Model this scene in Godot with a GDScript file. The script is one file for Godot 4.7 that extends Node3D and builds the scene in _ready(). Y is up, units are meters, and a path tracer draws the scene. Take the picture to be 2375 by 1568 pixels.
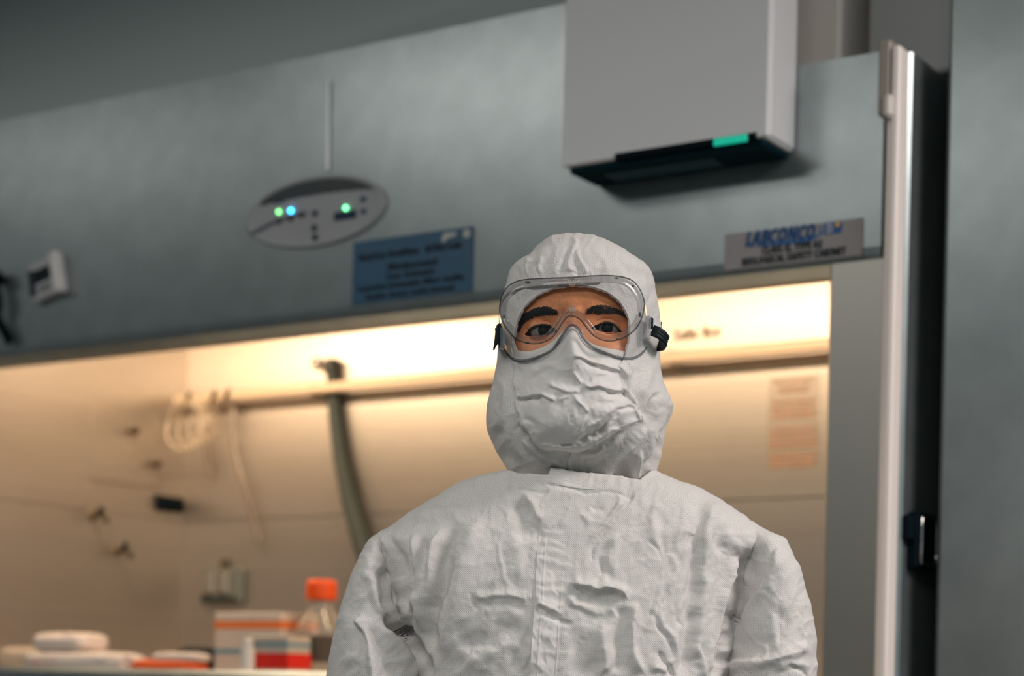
extends Node3D
# A person in a white hooded coverall stands before a biological safety cabinet.
# Metres, y up. The cabinet has axes of its own (CAB): x along its front, y up from the floor, z out of its front.

const EYE_H := 1.15
const FOCAL := 4400.0            # in pixels of the 2375 x 1568 frame
const AXIS := Vector2(1187.5, 1600.0)
const ROLL := 1.3                # degrees
const STAND := 1.84              # distance of the person's eyes from the lens
var CAB := Transform3D(Basis(Vector3.UP, deg_to_rad(-32.955)), Vector3(0, 0, -2.8))
var names := {}
var rng := RandomNumberGenerator.new()
var M := {}

# ------------------------------------------------------------------ helpers
func numbered(n: String) -> String:
	if not names.has(n):
		names[n] = 0
		return n
	names[n] += 1
	return "%s_%03d" % [n, names[n]]

func thing(called: String, label: String, category: String, at := Transform3D(), group := "") -> Node3D:
	var o := Node3D.new()
	o.name = numbered(called)
	add_child(o)
	o.transform = at
	o.set_meta("label", label)
	o.set_meta("category", category)
	if group:
		o.set_meta("group", group)
	return o

func obj(called: String, m: Mesh, mat: Material, parent: Node = self, at := Vector3.ZERO, rot := Vector3.ZERO) -> MeshInstance3D:
	var o := MeshInstance3D.new()
	o.name = called if parent != self else numbered(called)
	o.mesh = m
	o.material_override = mat
	parent.add_child(o, true)
	o.position = at
	o.rotation_degrees = rot
	return o

func struct(called: String, m: Mesh, mat: Material, at: Transform3D) -> MeshInstance3D:
	var o := obj(called, m, mat)
	o.transform = at
	o.set_meta("kind", "structure")
	return o

func cab(x: float, y: float, z: float, spin := 0.0) -> Transform3D:
	return CAB * Transform3D(Basis(Vector3.BACK, deg_to_rad(spin)), Vector3(x, y, z))

func mat(color: Color, rough := 0.6, metal := 0.0, spec := 0.5) -> StandardMaterial3D:
	var m := StandardMaterial3D.new()
	m.albedo_color = color
	m.roughness = rough
	m.metallic = metal
	m.metallic_specular = spec
	return m

func clear(color: Color, alpha: float, rough := 0.08) -> StandardMaterial3D:
	var m := mat(Color(color.r, color.g, color.b, alpha), rough)
	m.transparency = BaseMaterial3D.TRANSPARENCY_ALPHA
	return m

func glow(color: Color, energy: float) -> StandardMaterial3D:
	var m := mat(color, 0.5)
	m.emission_enabled = true
	m.emission = color
	m.emission_energy_multiplier = energy
	return m

func mesh_of(v: PackedVector3Array, n: PackedVector3Array, idx: PackedInt32Array, uv := PackedVector2Array()) -> ArrayMesh:
	var a := []
	a.resize(Mesh.ARRAY_MAX)
	a[Mesh.ARRAY_VERTEX] = v
	a[Mesh.ARRAY_NORMAL] = n
	a[Mesh.ARRAY_INDEX] = idx
	if uv.size():
		a[Mesh.ARRAY_TEX_UV] = uv
	var m := ArrayMesh.new()
	m.add_surface_from_arrays(Mesh.PRIMITIVE_TRIANGLES, a)
	return m

func smooth(v: PackedVector3Array, idx: PackedInt32Array) -> PackedVector3Array:
	var n := PackedVector3Array()
	n.resize(v.size())
	for k in range(0, idx.size(), 3):
		var a := v[idx[k]]
		var f := (v[idx[k + 2]] - a).cross(v[idx[k + 1]] - a)
		n[idx[k]] += f
		n[idx[k + 1]] += f
		n[idx[k + 2]] += f
	for k in n.size():
		n[k] = n[k].normalized()
	return n

# a grid of rows x cols points, rows running down and columns to the right as seen from outside; drop marks points that are cut away
func grid(v: PackedVector3Array, rows: int, cols: int, drop := PackedByteArray(), welded := false) -> ArrayMesh:
	var idx := PackedInt32Array()
	var cut := drop.size() > 0
	for i in rows - 1:
		for j in cols - 1:
			var a := i * cols + j
			var b := a + 1
			var c := a + cols + 1
			var d := a + cols
			if cut and (drop[a] or drop[b] or drop[c] or drop[d]):
				continue
			idx.append_array([a, b, c, a, c, d])
	var n := smooth(v, idx)
	if welded:
		for i in rows:
			var s := (n[i * cols] + n[i * cols + cols - 1]).normalized()
			n[i * cols] = s
			n[i * cols + cols - 1] = s
	return mesh_of(v, n, idx)

# several smooth pieces in one mesh
func join(list: Array) -> ArrayMesh:
	var st := SurfaceTool.new()
	st.begin(Mesh.PRIMITIVE_TRIANGLES)
	for p in list:
		if p is Array:
			st.append_from(p[0], 0, p[1])
		else:
			st.append_from(p, 0, Transform3D())
	return st.commit()

func box(sx: float, sy: float, sz: float, r := 0.004) -> ArrayMesh:
	r = minf(r, minf(sx, minf(sy, sz)) * 0.45)
	var st := SurfaceTool.new()
	st.begin(Mesh.PRIMITIVE_TRIANGLES)
	st.set_smooth_group(-1)
	var h := Vector3(sx, sy, sz) * 0.5
	var corner := func(s: Vector3, axis: int) -> Vector3:
		var p := Vector3(s.x * h.x, s.y * h.y, s.z * h.z)
		for k in 3:
			if k != axis:
				p[k] -= s[k] * r
		return p
	var face := func(pts: Array) -> void:
		var c := Vector3.ZERO
		for p in pts:
			c += p
		var nn: Vector3 = (pts[2] - pts[0]).cross(pts[1] - pts[0])
		if nn.dot(c) < 0:
			pts.reverse()
		for k in range(1, pts.size() - 1):
			for p in [pts[0], pts[k], pts[k + 1]]:
				st.add_vertex(p)
	for axis in 3:
		var b1 := (axis + 1) % 3
		var b2 := (axis + 2) % 3
		for s in [-1.0, 1.0]:
			var q := []
			for t in [[-1.0, -1.0], [1.0, -1.0], [1.0, 1.0], [-1.0, 1.0]]:
				var sg := Vector3.ZERO
				sg[axis] = s
				sg[b1] = t[0]
				sg[b2] = t[1]
				q.append(corner.call(sg, axis))
			face.call(q)
		for t1 in [-1.0, 1.0]:
			for t2 in [-1.0, 1.0]:
				var lo := Vector3.ZERO
				lo[axis] = -1.0
				lo[b1] = t1
				lo[b2] = t2
				var hi := lo
				hi[axis] = 1.0
				face.call([corner.call(lo, b1), corner.call(hi, b1), corner.call(hi, b2), corner.call(lo, b2)])
	for x in [-1.0, 1.0]:
		for y in [-1.0, 1.0]:
			for z in [-1.0, 1.0]:
				var s := Vector3(x, y, z)
				face.call([corner.call(s, 0), corner.call(s, 1), corner.call(s, 2)])
	st.generate_normals()
	return st.commit()

# a flat sheet of some thickness with texture coordinates in metres, facing +z
func sheet(sx: float, sy: float, sz := 0.003) -> ArrayMesh:
	var v := PackedVector3Array()
	var n := PackedVector3Array()
	var uv := PackedVector2Array()
	var idx := PackedInt32Array()
	var b := Vector3(sx, sy, sz) * 0.5
	for f in [[Vector3.RIGHT, Vector3.UP, Vector3.BACK], [Vector3.LEFT, Vector3.UP, Vector3.FORWARD], [Vector3.BACK, Vector3.UP, Vector3.LEFT], [Vector3.FORWARD, Vector3.UP, Vector3.RIGHT], [Vector3.RIGHT, Vector3.FORWARD, Vector3.UP], [Vector3.RIGHT, Vector3.BACK, Vector3.DOWN]]:
		var k := v.size()
		for c in [[-1, 1], [1, 1], [1, -1], [-1, -1]]:
			var p: Vector3 = f[0] * c[0] + f[1] * c[1] + f[2]
			v.append(p * b)
			n.append(f[2])
			uv.append(Vector2((f[0] * b).length() * c[0], -(f[1] * b).length() * c[1]))
		idx.append_array([k, k + 1, k + 2, k, k + 2, k + 3])
	return mesh_of(v, n, idx, uv)

func lathe(profile: Array, seg := 40) -> ArrayMesh:
	# profile: [radius, height] from top to bottom; sharp where a point repeats
	var rows := profile.size()
	var v := PackedVector3Array()
	for p in profile:
		for j in seg + 1:
			var a := TAU * j / seg
			v.append(Vector3(sin(a) * p[0], p[1], cos(a) * p[0]))
	return grid(v, rows, seg + 1, PackedByteArray(), true)

func tube(path: Array, radius, seg := 12, caps := true) -> ArrayMesh:
	var n := path.size()
	var v := PackedVector3Array()
	var side := Vector3.ZERO
	for i in n:
		var t: Vector3 = ((path[min(i + 1, n - 1)] as Vector3) - (path[max(i - 1, 0)] as Vector3)).normalized()
		if i == 0:
			side = t.cross(Vector3.UP if absf(t.y) < 0.9 else Vector3.RIGHT).normalized()
		side = (side - t * side.dot(t)).normalized()
		var up := t.cross(side)
		var r: float = radius[i] if radius is Array else radius
		for j in seg + 1:
			var a := TAU * j / seg
			v.append((path[i] as Vector3) + (side * cos(a) + up * sin(a)) * r)
	if caps:
		var first := PackedVector3Array()
		var last := PackedVector3Array()
		for j in seg + 1:
			first.append(path[0])
			last.append(path[n - 1])
		v = first + v + last
		n += 2
	return grid(v, n, seg + 1, PackedByteArray(), true)

func ribbon(path: Array, width_dirs: Array, width, thick: float) -> ArrayMesh:
	var n := path.size()
	var v := PackedVector3Array()
	for i in n:
		var t: Vector3 = ((path[min(i + 1, n - 1)] as Vector3) - (path[max(i - 1, 0)] as Vector3)).normalized()
		var wd: Vector3 = width_dirs[i]
		wd = (wd - t * wd.dot(t)).normalized()
		var up := t.cross(wd)
		var w: float = (width[i] if width is Array else width) * 0.5
		for c in [[-1.0, -1.0], [-1.0, 1.0], [-0.5, 1.0], [-0.45, 0.5], [-0.1, 0.5], [-0.05, 1.0], [0.05, 1.0], [0.1, 0.5], [0.45, 0.5], [0.5, 1.0], [1.0, 1.0], [1.0, -1.0], [-1.0, -1.0]]:
			v.append((path[i] as Vector3) + wd * c[0] * w + up * c[1] * thick * 0.5)
	return grid(v, n, 13)

func prism(poly: PackedVector2Array, z0: float, z1: float) -> ArrayMesh:
	var st := SurfaceTool.new()
	st.begin(Mesh.PRIMITIVE_TRIANGLES)
	st.set_smooth_group(-1)
	var p := poly
	if not Geometry2D.is_polygon_clockwise(p):
		p.reverse()
	var t := Geometry2D.triangulate_polygon(p)
	for k in range(0, t.size(), 3):
		var q := [p[t[k]], p[t[k + 1]], p[t[k + 2]]]
		if (q[1] - q[0]).cross(q[2] - q[0]) > 0:
			q.reverse()
		for e in q:
			st.add_vertex(Vector3(e.x, e.y, z1))
		q.reverse()
		for e in q:
			st.add_vertex(Vector3(e.x, e.y, z0))
	for k in p.size():
		var a := p[k]
		var b := p[(k + 1) % p.size()]
		for e in [Vector3(a.x, a.y, z1), Vector3(a.x, a.y, z0), Vector3(b.x, b.y, z0), Vector3(a.x, a.y, z1), Vector3(b.x, b.y, z0), Vector3(b.x, b.y, z1)]:
			st.add_vertex(e)
	st.generate_normals()
	return st.commit()

func lettering(text: String, size: float, bold := false, narrow := 1.0, serif := false) -> Mesh:
	var f := SystemFont.new()
	f.font_names = PackedStringArray(["Droid Serif" if serif else "Droid Sans"])
	f.font_weight = 700 if bold else 400
	var t := TextMesh.new()
	t.text = text
	t.font = f
	t.font_size = 32
	t.pixel_size = size / 32.0
	t.depth = 0.0006
	if not bold:
		return t
	# heavier strokes: the same outline laid a little to each side
	var o := size * 0.035
	var copies := []
	for d in [Vector2(-o, 0), Vector2(o, 0), Vector2(0, o), Vector2(0, -o)]:
		copies.append([t, Transform3D(Basis(), Vector3(d.x, d.y, 0))])
	return join(copies)

func noise(seed_: int, freq: float, octaves := 4, kind := FastNoiseLite.TYPE_SIMPLEX_SMOOTH) -> FastNoiseLite:
	var n := FastNoiseLite.new()
	n.seed = seed_
	n.frequency = freq
	n.noise_type = kind
	n.fractal_type = FastNoiseLite.FRACTAL_FBM
	n.fractal_octaves = octaves
	return n

func interp(table: Array, y: float) -> float:
	if y <= table[0][0]:
		return table[0][1]
	for k in range(1, table.size()):
		if y <= table[k][0]:
			var a: float = table[k - 1][0]
			var t: float = (y - a) / (table[k][0] - a)
			# monotone-ish cubic through the neighbours
			var p0: float = table[max(k - 2, 0)][1]
			var p1: float = table[k - 1][1]
			var p2: float = table[k][1]
			var p3: float = table[min(k + 1, table.size() - 1)][1]
			var x0: float = table[max(k - 2, 0)][0]
			var x3: float = table[min(k + 1, table.size() - 1)][0]
			var dx: float = table[k][0] - a
			var m1 := (p2 - p0) / maxf(table[k][0] - x0, 0.001) * dx
			var m2 := (p3 - p1) / maxf(x3 - a, 0.001) * dx
			var t2 := t * t
			var t3 := t2 * t
			return (2 * t3 - 3 * t2 + 1) * p1 + (t3 - 2 * t2 + t) * m1 + (-2 * t3 + 3 * t2) * p2 + (t3 - t2) * m2
	return table[-1][1]

# a chart of relief in millimetres over the person's front, in chart units of about 0.42 mm
class Relief:
	var x0: float
	var y0: float
	var w: int
	var h: int
	var step: float
	var soft := false
	var d := PackedFloat32Array()
	func _init(ax: float, ay: float, bx: float, by: float, s: float) -> void:
		x0 = ax
		y0 = ay
		step = s
		w = int((bx - ax) / s) + 2
		h = int((by - ay) / s) + 2
		d.resize(w * h)
	func at(x: float, y: float) -> float:
		var fx := clampf((x - x0) / step, 0.0, w - 1.001)
		var fy := clampf((y - y0) / step, 0.0, h - 1.001)
		var i := int(fx)
		var j := int(fy)
		fx -= i
		fy -= j
		var k := j * w + i
		return lerpf(lerpf(d[k], d[k + 1], fx), lerpf(d[k + w], d[k + w + 1], fx), fy)
	# a fold along a polyline: height mm, falls off over wl units to the left of its run and wr to the right
	func fold(p: Array, height: float, wl: float, wr := 0.0, fade := 0.25) -> void:
		if wr == 0.0:
			wr = wl
		if soft:
			# heavier cloth: narrow folds stay shallow and every fold opens out
			height *= lerpf(0.5, 1.15, clampf((maxf(wl, wr) - 3.0) / 11.0, 0.0, 1.0))
			wl = maxf(wl * 1.3, 4.5)
			wr = maxf(wr * 1.3, 4.5)
		var total := 0.0
		var lens := [0.0]
		var lo := Vector2(1e9, 1e9)
		var hi := -lo
		for k in p.size():
			var q := Vector2(p[k][0], p[k][1])
			if k:
				total += q.distance_to(Vector2(p[k - 1][0], p[k - 1][1]))
				lens.append(total)
			lo = lo.min(q)
			hi = hi.max(q)
		var reach := 2.3 * maxf(wl, wr)
		var i0 := maxi(0, int((lo.x - reach - x0) / step))
		var i1 := mini(w - 1, int((hi.x + reach - x0) / step))
		var j0 := maxi(0, int((lo.y - reach - y0) / step))
		var j1 := mini(h - 1, int((hi.y + reach - y0) / step))
		for j in range(j0, j1 + 1):
			for i in range(i0, i1 + 1):
				var q := Vector2(x0 + i * step, y0 + j * step)
				var best := 1e9
				var s := 0.0
				var along := 0.0
				for k in p.size() - 1:
					var a := Vector2(p[k][0], p[k][1])
					var e := Vector2(p[k + 1][0], p[k + 1][1]) - a
					var t := clampf((q - a).dot(e) / e.length_squared(), 0.0, 1.0)
					var o := q - a - e * t
					var dd := o.length_squared()
					if dd < best:
						best = dd
						s = e.cross(o)
						along = (lens[k] + e.length() * t) / total
				var ww := wr if s > 0 else wl
				if best < ww * ww * 5.3:
					var ends := clampf(minf(along, 1.0 - along) / maxf(fade, 0.001), 0.0, 1.0)
					ends = ends * ends * (3.0 - 2.0 * ends)
					d[j * w + i] += height * exp(-best / (ww * ww)) * ends
	func blob(cx: float, cy: float, rx: float, ry: float, height: float, turn := 0.0) -> void:
		var r := 2.3 * maxf(rx, ry)
		var c := cos(deg_to_rad(turn))
		var sn := sin(deg_to_rad(turn))
		for j in range(maxi(0, int((cy - r - y0) / step)), mini(h - 1, int((cy + r - y0) / step)) + 1):
			for i in range(maxi(0, int((cx - r - x0) / step)), mini(w - 1, int((cx + r - x0) / step)) + 1):
				var dx := x0 + i * step - cx
				var dy := y0 + j * step - cy
				var a := (dx * c + dy * sn) / rx
				var b := (-dx * sn + dy * c) / ry
				d[j * w + i] += height * exp(-a * a - b * b)

# the person's chart: where a chart point lies, `dz` metres nearer than the eyes
var LENS_R := Vector3(cos(deg_to_rad(ROLL)), sin(deg_to_rad(ROLL)), 0)
var LENS_U := Vector3(-sin(deg_to_rad(ROLL)), cos(deg_to_rad(ROLL)), 0)
const BASE := Vector3(0.066, 0, -STAND)
func pt(x: float, y: float, dz: float) -> Vector3:
	var t := STAND - dz
	return Vector3(0, EYE_H, 0) + (LENS_R * ((x - AXIS.x) / FOCAL) + LENS_U * ((AXIS.y - y) / FOCAL) + Vector3.FORWARD) * t - BASE
func chart(p: Vector3) -> Vector2:
	var q := p + BASE - Vector3(0, EYE_H, 0)
	return Vector2(AXIS.x - FOCAL * q.dot(LENS_R) / q.z, AXIS.y + FOCAL * q.dot(LENS_U) / q.z)

# ------------------------------------------------------------------ scene
func _ready() -> void:
	rng.seed = 7
	setup_view()
	setup_materials()
	build_room()
	build_cabinet()
	build_cabinet_front()
	build_interior()
	build_person()
	build_goggles()

func setup_view() -> void:
	var cam := Camera3D.new()
	cam.name = "camera"
	var at := CameraAttributesPhysical.new()
	at.frustum_near = 0.05
	at.frustum_far = 60.0
	at.frustum_focal_length = 67.0
	at.frustum_focus_distance = 1.835
	at.exposure_aperture = 3.7
	cam.attributes = at
	cam.projection = Camera3D.PROJECTION_FRUSTUM
	cam.near = 0.05
	cam.far = 60.0
	cam.size = 0.05 * 1568.0 / FOCAL
	cam.frustum_offset = Vector2((2375.0 / 2 - AXIS.x) / FOCAL, (AXIS.y - 784.0) / FOCAL) * 0.05
	cam.transform = Transform3D(Basis(Vector3.BACK, deg_to_rad(ROLL)), Vector3(0, EYE_H, 0))
	cam.current = true
	add_child(cam)
	var we := WorldEnvironment.new()
	we.name = "environment"
	var e := Environment.new()
	e.background_mode = Environment.BG_COLOR
	e.background_color = Color(0.02, 0.025, 0.03)
	e.tonemap_mode = Environment.TONE_MAPPER_LINEAR
	e.tonemap_exposure = 1.0
	e.sdfgi_enabled = true
	e.ssao_enabled = true
	e.ssil_enabled = true
	we.environment = e
	add_child(we)
	# ceiling panels: the large one to the right gives the main light, the rest are added fill and reflections
	ceiling_panel(Transform3D(Basis(), Vector3(1.9, 2.66, -1.1)), 1.2, 0.6, 5.3, Color(1.0, 0.955, 0.935), "large lit ceiling panel to the right of the person")
	ceiling_panel(Transform3D(Basis(), Vector3(-0.3, 2.66, 0.4)), 1.2, 0.6, 3.3, Color(1.0, 0.985, 0.97), "added fill ceiling panel, unseen over the camera")
	ceiling_panel(CAB * Transform3D(Basis(), Vector3(-1.0, 2.66, 1.60)), 1.2, 0.6, 0.62, Color(1.0, 0.985, 0.96), "dim ceiling panel added to the left for a reflection, nearer the cabinet")
	ceiling_panel(CAB * Transform3D(Basis(), Vector3(-0.35, 2.66, 2.45)), 1.2, 0.6, 0.7, Color(1.0, 0.985, 0.96), "dim ceiling panel added to the left for a reflection, farther from the cabinet")
	ceiling_panel(CAB * Transform3D(Basis(), Vector3(-2.45, 2.66, 1.50)), 1.2, 0.6, 0.30, Color(1.0, 0.985, 0.96), "dim ceiling panel added for a reflection at the far left of the room")

func ceiling_panel(at: Transform3D, sx: float, sz: float, energy: float, color: Color, label: String) -> void:
	var t := thing("ceiling_light", label, "ceiling light", at, "ceiling light panels")
	obj("frame", box(sx + 0.06, 0.04, sz + 0.06), mat(Color(0.8, 0.8, 0.8)), t, Vector3(0, 0.02, 0))
	obj("diffuser", box(sx, 0.01, sz), glow(color, minf(1.5, energy)), t, Vector3(0, -0.002, 0))
	var l := AreaLight3D.new()
	l.name = "panel_light"
	l.area_size = Vector2(sx, sz)
	l.light_color = color
	l.light_energy = energy
	l.shadow_enabled = true
	l.position = Vector3(0, -0.012, 0)
	l.rotation_degrees = Vector3(-90, 0, 0)
	t.add_child(l)

func speckle(seed_: int, size: int, lo: float, hi: float, freq: float, kind := FastNoiseLite.TYPE_SIMPLEX_SMOOTH) -> NoiseTexture2D:
	var t := NoiseTexture2D.new()
	t.width = size
	t.height = size
	t.seamless = true
	t.noise = noise(seed_, freq, 4, kind)
	var g := Gradient.new()
	g.set_color(0, Color(lo, lo, lo))
	g.set_color(1, Color(hi, hi, hi))
	t.color_ramp = g
	return t

func setup_materials() -> void:
	# embossed spunbond cloth: small pressed points in a regular grid, 1.1 mm apart
	var im := Image.create(64, 64, false, Image.FORMAT_RGB8)
	var hm := Image.create(64, 64, false, Image.FORMAT_RGB8)
	for y in 64:
		for x in 64:
			var row := int(y / 16.0)
			var fx := fposmod(x / 32.0 + 0.5 * (row % 2), 1.0) - 0.5
			var fy := fposmod(y / 16.0, 1.0) - 0.5
			var r := sqrt(4.0 * fx * fx + fy * fy)
			var k := 1.0 - smoothstep(0.18, 0.46, r)
			im.set_pixel(x, y, Color.WHITE * (1.0 - 0.24 * k))
			hm.set_pixel(x, y, Color.WHITE * (1.0 - k))
	var dots := ImageTexture.create_from_image(im)
	var dots_h := ImageTexture.create_from_image(hm)
	for n in ["cloth", "cloth_plain"]:
		var c := mat(Color(0.90, 0.885, 0.87), 0.75, 0.0, 0.35)
		c.resource_name = n
		if n == "cloth":
			c.albedo_texture = dots
			c.heightmap_enabled = true
			c.heightmap_texture = dots_h
			c.heightmap_scale = 0.012
			c.uv1_triplanar = true
			c.uv1_scale = Vector3.ONE / 0.0043
		else:
			c.heightmap_enabled = true
			c.heightmap_texture = speckle(3, 256, 0.0, 1.0, 0.03)
			c.heightmap_scale = 0.006
			c.uv1_triplanar = true
			c.uv1_scale = Vector3.ONE / 0.03
		c.backlight_enabled = true
		c.backlight = Color(0.25, 0.25, 0.25)
		M[n] = c
	var skin := mat(Color(0.97, 0.63, 0.42), 0.5, 0.0, 0.4)
	skin.albedo_texture = speckle(11, 256, 0.86, 1.0, 0.02)
	skin.heightmap_enabled = true
	skin.heightmap_texture = speckle(12, 256, 0.0, 1.0, 0.08)
	skin.heightmap_scale = 0.01
	skin.uv1_triplanar = true
	skin.uv1_scale = Vector3.ONE / 0.03
	skin.subsurf_scatter_enabled = true
	skin.subsurf_scatter_strength = 0.15
	M.skin = skin
	M.hair = mat(Color(0.03, 0.035, 0.04), 0.5)
	M.eye_white = mat(Color(0.54, 0.49, 0.46), 0.15)
	M.iris = mat(Color(0.035, 0.03, 0.03), 0.08, 0.0, 0.3)
	M.pupil = mat(Color(0.01, 0.01, 0.012), 0.05)
	# painted steel of the cabinet front, with a faint orange-peel
	var paint := mat(Color(0.65, 0.69, 0.695), 0.29, 0.75, 0.5)
	paint.albedo_texture = speckle(21, 256, 0.93, 1.0, 0.02)
	paint.uv1_triplanar = true
	paint.uv1_scale = Vector3.ONE / 0.4
	M.paint = paint
	M.paint_light = mat(Color(0.80, 0.80, 0.79), 0.45)
	M.wall = mat(Color(0.50, 0.56, 0.58), 0.6)
	M.ceiling = mat(Color(0.66, 0.69, 0.69), 0.8)
	M.bulkhead = mat(Color(0.78, 0.82, 0.82), 0.6)
	M.white = mat(Color(0.86, 0.83, 0.80), 0.45)
	M.floor = mat(Color(0.42, 0.43, 0.43), 0.5)
	M.floor.albedo_texture = speckle(5, 256, 0.85, 1.0, 0.05)
	M.floor.uv1_triplanar = true
	M.dark = mat(Color(0.0, 0.14, 0.18), 0.6, 0.0, 0.2)
	M.black = mat(Color(0.0, 0.06, 0.09), 0.6, 0.0, 0.2)
	M.rubber = mat(Color(0.0, 0.075, 0.10), 0.55, 0.0, 0.35)
	# brushed stainless steel: fine scratches run along x
	var br := Image.create(512, 512, false, Image.FORMAT_RGB8)
	var fn := noise(9, 0.9, 2)
	for y in 512:
		var base := fn.get_noise_1d(y * 1.0)
		for x in 512:
			var g := 0.93 + 0.05 * base + 0.03 * fn.get_noise_2d(x * 0.02, y * 1.3)
			br.set_pixel(x, y, Color(g, g, g))
	var brushed := ImageTexture.create_from_image(br)
	var steel := mat(Color(0.80, 0.765, 0.725), 0.43, 0.97)
	steel.albedo_texture = brushed
	steel.uv1_scale = Vector3.ONE * 1.5
	steel.anisotropy_enabled = true
	steel.anisotropy = 0.55
	M.steel = steel
	var satin := mat(Color(0.74, 0.73, 0.70), 0.4, 1.0)
	M.satin = satin
	M.chrome = mat(Color(0.85, 0.84, 0.82), 0.15, 1.0)

# ------------------------------------------------------------------ the room
func build_room() -> void:
	struct("floor", sheet(6.4, 0.1, 5.2), M.floor, CAB * Transform3D(Basis(), Vector3(0, -0.05, 1.4)))
	struct("ceiling", sheet(6.4, 0.1, 5.2), M.ceiling, CAB * Transform3D(Basis(), Vector3(0, 2.76, 1.4)))
	struct("wall_back", sheet(6.4, 2.76, 0.1), M.wall, cab(0, 1.33, -0.96))
	struct("wall_front", sheet(6.4, 2.76, 0.1), M.wall, cab(0, 1.33, 4.0))
	struct("wall_left", sheet(0.1, 2.76, 5.2), M.wall, cab(-3.2, 1.33, 1.4))
	struct("wall_right", sheet(0.1, 2.76, 5.2), M.wall, cab(3.2, 1.33, 1.4))
	# the wall strip that stands forward to the right of the cabinet
	struct("wall_pier", box(1.47, 2.705, 0.86, 0.006), M.paint, cab(1.371, 1.355, -0.461))
	struct("wall_corner", box(0.165, 0.69, 0.74, 0.004), M.paint_light, cab(0.5525, 2.362, -0.53))
	# sloping bulkhead over the cabinet's left part, up to the ceiling
	struct("wall_bulkhead", prism(PackedVector2Array([Vector2(0.045, 2.152), Vector2(0.42, 2.71), Vector2(0.90, 2.71), Vector2(0.90, 2.152)]), -3.1, 0.14), M.bulkhead, CAB * Transform3D(Basis(Vector3(0, 0, -1), Vector3(0, 1, 0), Vector3(1, 0, 0)), Vector3.ZERO))

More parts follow.
